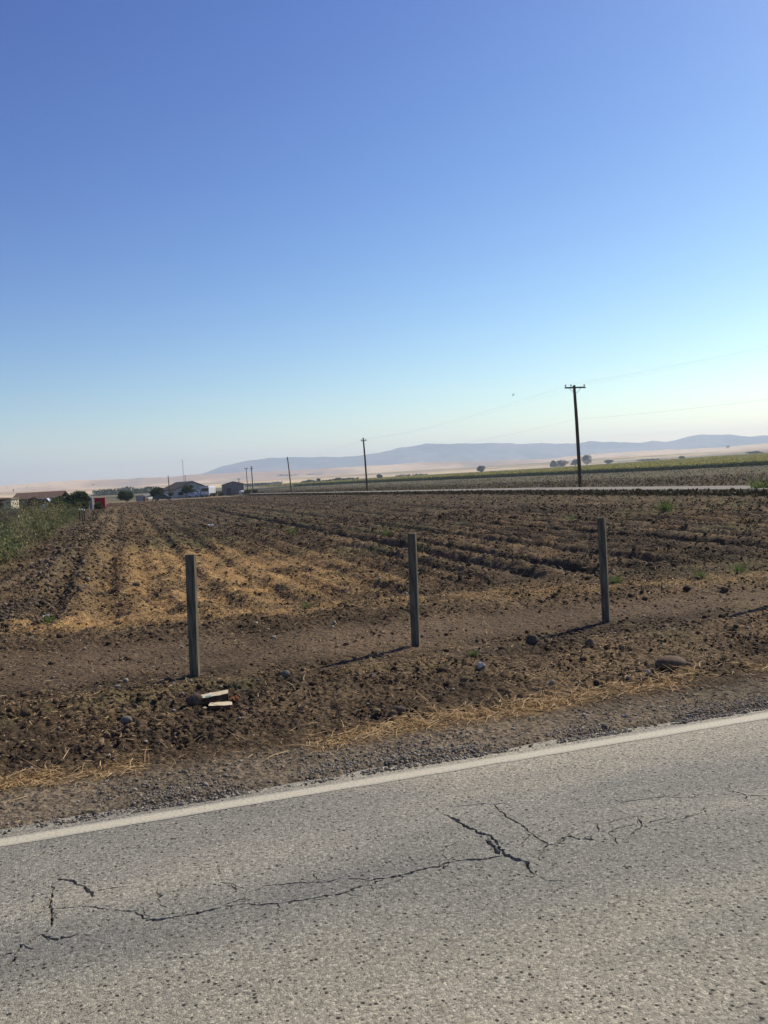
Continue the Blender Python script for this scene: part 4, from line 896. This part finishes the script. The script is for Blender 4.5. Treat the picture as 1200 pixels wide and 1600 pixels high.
# ------------------------------------------------------------------ buildings
def window(parent, c, w_, h, rz=0, d=.08, frame='trim'):
    f = MB(); R = Matrix.Rotation(rz, 3, 'Z')
    for (cx, cz, a, b) in ((0, h/2+.04, w_+.16, .08), (0, -h/2-.04, w_+.16, .08), (-w_/2-.04, 0, .08, h), (w_/2+.04, 0, .08, h)):
        f.box(Vector(c)+R @ Vector((cx, 0, cz)), (a, d, b), rz=rz)
    o = f.build('window', MT[frame], parent)
    MB().box(c, (w_, d*.5, h), rz=rz).build('pane', MT['glass'], o); return o
def gable_house(name, loc, rz, W_, D_, eave, ridge, wall, roof, label, over=.4, wins=(), door=None, chim=None, rt=.14, cat='house', off=0.0):
    """gable end faces local -y; ridge runs along y"""
    o = empty(name, loc, rz); tag(o, label, cat)
    MB().prism([(-W_/2, -.3), (W_/2, -.3), (W_/2, eave), (off, ridge-rt*.6), (-W_/2, eave)], -D_/2, D_/2).build('wall', MT[wall], o)
    sl_ = (ridge-eave)/(W_/2)
    for s in (-1, 1):
        x0, x1 = off, s*(W_/2+over); z1 = ridge+.02-(ridge-eave)*(abs(x1-off)/abs(s*W_/2-off)) 
        poly = [(x0, ridge+.02), (x0, ridge+.02+rt), (x1, z1+rt), (x1, z1)]
        if s > 0: poly = poly[::-1]
        MB().prism(poly, -D_/2-over, D_/2+over).build('roof', MT[roof], o)
    for (x, z, a, b) in wins: window(o, (x, -D_/2-.03, z), a, b)
    if door:
        x, a, b = door; d_ = MB().box((x, -D_/2-.03, b/2), (a, .08, b)).build('door', MT['brown_wall'], o); MB().box((x+a*.35, -D_/2-.1, b*.48), (.08, .06, .08)).build('handle', MT['steel'], d_)
    return o
P = gl(288, 252); hse = gable_house('farm_house', P, radians(33), 9.6, 12, 2.55, 4.5, 'white_wall', 'roof_dark', 'white single storey farm house with dark gable roof behind the tree', .5,
    wins=((-3.4, 1.35, 1.5, 1.0), (2.3, 1.45, 2.0, 1.0)), door=(4.0, .9, 2.0))
MB().tube([(-.3, -2, 4.3), (-.3, -2, 6.2)], .06, 7).build('vent_pipe', MT['steel'], hse)
MB().tube([(-.3, -2, 6.2), (-.1, -2, 6.3)], .09, 7).build('vent_cap', MT['steel'], hse)
MB().box((4.9, 2, 1.2), (.3, 3, .2)).build('gutter', MT['trim'], hse)
P = gl(365, 262); shd = gable_house('shed', P, radians(6), 6.3, 8, 3.1, 3.95, 'shed_wall', 'roof_dark', 'windowless weathered grey board shed with a low gable roof', .25, cat='shed', rt=.08, door=(-1.2, 1.2, 2.1))
for k in range(9): MB().box((-2.8+.7*k, -4.03, 1.5), (.06, .05, 3.0)).build('board_strip', MT['shed_wall'], shd)
# left long brown roof
P = gl(56, 225); lh = empty('long_house', P, radians(-1)); tag(lh, 'long low house with a wide brown roof at the far left', 'house')
MB().box((0, 3, 1.0), (12, 6, 2.4)).build('wall', MT['brown_wall'], lh)
for s in (-1, 1): MB().box((0, 3+s*1.9, 2.85), (12.6, 4.15, .12), rx=s*-radians(23)).build('roof', MT['roof_brown'], lh)
window(lh, (-2.5, -.05, 1.2), 1.4, .9); window(lh, (3, -.05, 1.2), 1.2, .9)
# left cream shed in two pieces
P = gl(2, 150); ls = empty('small_house', P, radians(-12)); tag(ls, 'low house with dark brown front and sunlit cream end wall at the left edge', 'house')
MB().box((-1.4, 0, 1.0), (3.8, 3, 2.3)).build('wall', MT['brown_wall'], ls)
MB().box((1.3, .4, 1.0), (1.6, 2.2, 2.1)).build('cream_wall', MT['cream_wall'], ls)
MB().box((-1.3, -.1, 2.28), (4.4, 3.8, .14), ry=radians(4)).build('roof', MT['roof_brown'], ls)
MB().box((1.35, .2, 2.13), (1.95, 2.8, .1)).build('awning', MT['tan_fence'], ls)
MB().box((1.3, -.72, 1.4), (1.75, .06, .1)).build('rail', MT['brown_wall'], ls)
MB().box((.95, -.74, 1.7), (.06, .05, .5)).build('mullion', MT['tan_fence'], ls)
# tan plank fence at the left edge
P = gl(-6, 52); fe = empty('plank_fence', P, radians(4)); tag(fe, 'tan vertical plank fence above the weeds at the left edge', 'fence')
pk = None
for k in range(22):
    if pk is None: pk = MB().box((0, 0, .62), (.105, .02, 1.24)).build('plank', MT['tan_fence'], fe); q_ = pk
    else: q_ = pk.copy(); COL.objects.link(q_); q_.parent = fe
    q_.location = (-1.5+k*.125, 0, random.uniform(-.03, .03))
for z in (.3, 1.0): MB().box((-.2, .03, z), (2.9, .04, .08)).build('rail', MT['tan_fence'], fe)
# small marker posts at the end of the weeds
for k, (px, lb) in enumerate(((121.5, 'grey marker post with white top at the weeds, left of three'), (125.5, 'grey marker post with white top at the weeds, middle of three'), (129, 'grey marker post with white top at the weeds, right of three'))):
    P = gl(px, 57-k*1.2); P[2] = float(gz(P[0], P[1])); o = empty('marker_post', P); tag(o, lb, 'post', 'marker posts at the end of the weeds')
    MB().box((0, 0, .36), (.05, .05, .72)).build('shaft', MT['roof_dark'], o, bevel=.005); MB().box((0, 0, .76), (.075, .075, .08)).build('cap', MT['trim'], o, bevel=.005)
# red bin
P = gl(155, 112); rb = empty('metal_bin', P, radians(12)); tag(rb, 'bright red metal bin at the edge of the field beyond the dark bush', 'bin')
rb.scale = (.88, .88, .85); MB().box((0, 0, .85), (1.45, 1.3, 1.5)).build('body', MT['red'], rb, bevel=.02); MB().box((0, 0, 1.64), (1.55, 1.4, .08)).build('lid', MT['red'], rb)
for k in range(4): MB().box((-.54+.36*k, -.67, .85), (.06, .05, 1.5)).build('rib', MT['red'], rb)
for s in (-1, 1): MB().box((s*.55, 0, .05), (.12, 1.2, .1)).build('skid', MT['steel'], rb)
# white tank behind the bin
P = gl(141, 118); wt = MB().tube([(0, 0, 0), (0, 0, 1.45), (0, 0, 1.6)], [.22, .22, .14], 14).build('water_drum', MT['grey_panel'], loc=P, smooth=False); tag(wt, 'pale drum between the dark bush and the red bin', 'drum')

# ------------------------------------------------------------------ vehicles
def car(name, px, Y, rz, paint, label, L_=4.4, H_=1.45, cat='car', van=False):
    P = gl(px, Y); o = empty(name, P, rz); tag(o, label, cat)
    if van: prof = [(-L_/2, .35), (L_/2, .35), (L_/2, 1.0), (L_/2-.5, 1.15), (L_/2-1.0, H_), (-L_/2+.1, H_), (-L_/2, 1.1)]
    else: prof = [(-L_/2, .35), (L_/2, .35), (L_/2, .75), (L_/2-.9, .92), (L_/2-1.6, H_), (-L_/2+.9, H_), (-L_/2+.3, .95), (-L_/2, .88)]
    MB().prism(prof, -.85, .85).build('body', MT[paint], o, bevel=.05)
    z0_, z1_ = (1.12, H_-.12) if van else (.95, H_-.1)
    MB().prism([(L_/2-1.0 if van else L_/2-1.15, z0_), (L_/2-1.25 if van else L_/2-1.62, z1_), (-L_/2+.5 if van else -L_/2+.98, z1_), (-L_/2+.3 if van else -L_/2+.65, z0_)], -.865, .865).build('side_window', MT['glass'], o)
    for sx in (-1, 1):
        for sy in (-1, 1):
            w_ = MB().tube([(sx*L_*.31, sy*.72, .32), (sx*L_*.31, sy*.9, .32)], .32, 14).build('wheel', MT['rubber'], o); MB().tube([(sx*L_*.31, sy*.9, .32), (sx*L_*.31, sy*.915, .32)], .18, 10).build('rim', MT['steel'], w_)
    return o
car('parked_car', 253, 208, radians(8), 'dark_paint', 'dark parked car in the shade of the dense tree')
car('parked_car', 229, 216, radians(70), 'white_paint', 'white parked car left of the dense dark tree', 3.9)
car('parked_van', 301, 240, radians(5), 'blue_paint', 'pale blue parked van in front of the white farm house', 2.9, 1.4, 'van', True)
car('parked_car', 68, 128, radians(10), 'silver_paint', 'silver parked car half hidden behind the left bushes', 4.2, 1.8)
# camper
P = gl(319.5, 240); cp = empty('camper', P, radians(-4)); tag(cp, 'white motorhome facing the field between farm house and grey shed', 'motorhome')
MB().prism([(-1.15, .45), (1.15, .45), (1.15, 2.55), (1.0, 2.85), (-1.0, 2.85), (-1.15, 2.55)], 0, 7).build('body', MT['white_paint'], cp, bevel=.05)
MB().box((0, -.03, 1.95), (1.85, .08, .85)).build('windscreen', MT['glass'], cp); MB().box((0, -.06, .55), (2.2, .15, .22)).build('bumper', MT['steel'], cp)
for s in (-1, 1):
    MB().tube([(s*.85, -.06, .95), (s*.85, -.01, .95)], .12, 10).build('headlight', MT['trim'], cp); MB().tube([(s*.85, 1.3, .42), (s*1.12, 1.3, .42)], .42, 14).build('wheel', MT['rubber'], cp); MB().tube([(s*.85, 5.5, .42), (s*1.12, 5.5, .42)], .42, 14).build('wheel', MT['rubber'], cp)
MB().box((0, 3, 2.97), (.8, .8, .22)).build('roof_vent', MT['steel'], cp)
MB().box((-1.65, 1.5, 1.0), (.7, 3, 2.0)).build('side_tent', MT['white_paint'], cp)
# white tank by the shed
P = gl(376.5, 242); tk = empty('gas_tank', P, radians(10)); tag(tk, 'white round ended gas tank in front of the grey shed', 'tank')
MB().tube([(-.62, 0, .75), (-.5, 0, .75), (.0, 0, .75), (.5, 0, .75), (.62, 0, .75)], [.2, .45, .5, .45, .2], 16).build('shell', MT['trim'], tk, smooth=True)
for s in (-1, 1): MB().box((s*.35, 0, .15), (.1, .5, .35)).build('foot', MT['steel'], tk)
# grey board fence by the spiky tree
P = gl(217, 208); gf = empty('board_fence', P, radians(3)); tag(gf, 'short grey board fence right of the spiky shrub tree', 'fence')
for k in range(9): MB().box((-.78+.19*k, 0, .72), (.17, .03, 1.4+.04*(k % 3))).build('board', MT['grey_panel'], gf)
for s in (-1, 1): MB().box((s*.82, .05, .7), (.1, .1, 1.5)).build('fence_post', MT['bark'], gf)
P = gl(224.5, 209); tag(MB().box((0, 0, .55), (.55, .6, 1.1)).box((0, -.32, .55), (.5, .03, .9)).box((0, 0, 1.13), (.62, .7, .06)).build('storage_box', MT['rust'], loc=P), 'small reddish storage box at the right end of the grey board fence', 'box')

# farm poles and aerial
def far_pole(px, pyt, Y, r_, arm, label, lean=3.5, armz=.35, second=False):
    B = gl(px+ (0), Y); T_ = at(px-.0, pyt, Y); B = np.array([T_[0]+lean*.02, Y, B[2]]); return util_pole(label, B, T_, r_, r_*.75, arm, (-.4*arm, .4*arm) if arm else (), 'poles around the farm', armang=radians(10), braces=bool(arm), armdz=armz)
far_pole(262.6, 743, 232, .13, 0, 'bare short wooden pole at the left corner of the white farm house')
pa, _ = far_pole(384.5, 731, 262, .12, 1.25, 'left wooden pole with top crossarm of the pair right of the grey shed', armz=.15)
pb, _ = far_pole(392.5, 728, 256, .15, .9, 'right darker pole of the pair beside the grey shed', armz=.8)
MB().box((0.05, -.2, 4.2), (.35, .3, .5)).build('transformer', MT['steel'], pb)
pc_, _ = far_pole(373, 747.5, 380, .17, 1.6, 'far pole whose short crossarm shows above the roof of the grey shed', armz=.3)
B = gl(289, 262); T_ = at(284.8, 719, 262); am = empty('aerial_mast', (T_[0], 262, B[2])); tag(am, 'tall thin pale lattice aerial mast behind the white farm house', 'mast')
Hh = T_[2]-B[2]; sp = .22
for a_ in range(3):
    q = 2.09*a_; MB().tube([(sp*cos(q)+.25, sp*sin(q), 0), (sp*.35*cos(q), sp*.35*sin(q), Hh)], .022, 5).build('mast_leg', MT['galv'], am)
m = MB()
for k in range(22):
    z = Hh*k/22; zn = Hh*(k+1)/22; s0 = sp*(1-.65*k/22); s1 = sp*(1-.65*(k+1)/22); x0 = .25*(1-k/22); x1 = .25*(1-(k+1)/22)
    for a_ in range(3): m.tube([(s0*cos(2.09*a_)+x0, s0*sin(2.09*a_), z), (s1*cos(2.09*(a_+1))+x1, s1*sin(2.09*(a_+1)), zn)], .011, 4)
m.build('lattice', MT['galv'], am)
MB().box((0, 0, Hh), (1.3, .05, .05)).build('boom', MT['galv'], am)
for k in range(7): MB().box((-.6+.2*k, 0, Hh+.04), (.02, .9-.08*k, .02)).build('aerial_rod', MT['galv'], am)

# ------------------------------------------------------------------ birds
def bird(px, py, Y, span, label, rz, bank):
    P = at(px, py, Y); o = empty('bird', P, rz); tag(o, label, 'bird', 'birds over the field'); o.rotation_euler = (0, bank, rz)
    s = span; m = MB(); m.tube([(0, .32*s, .0), (0, .26*s, .01*s), (0, .12*s, 0), (0, -.05*s, -.005*s), (0, -.2*s, 0), (0, -.32*s, .01*s)], [.008*s, .03*s, .055*s, .055*s, .03*s, .012*s], 8)
    for q in (-1, 1):                              # wings grow out of the same mesh, bent at the wrist
        v = [(0, .10*s, .01*s), (0, -.08*s, .01*s), (q*.22*s, .14*s, .13*s), (q*.22*s, -.06*s, .12*s), (q*.42*s, .05*s, .08*s), (q*.40*s, -.07*s, .075*s), (q*.52*s, -.06*s, .02*s)]
        m.add(v, [(0, 2, 3, 1), (2, 4, 5, 3), (4, 6, 5)]); m.add([(a, b, c-.008*s) for a, b, c in v], [(1, 3, 2, 0), (3, 5, 4, 2), (5, 6, 4)])
    m.add([(-.02*s, -.28*s, 0), (.02*s, -.28*s, 0), (.05*s, -.42*s, .0), (-.05*s, -.42*s, 0)], [(0, 1, 2, 3)]).build('body', MT['bird'], o); return o
bird(802, 617, 75, .34, 'small dark bird gliding in the sky left of the tallest pole', radians(55), radians(-38))
bird(146, 757.5, 110, .38, 'tiny bird low before the pink hills at the left', radians(70), radians(-30))
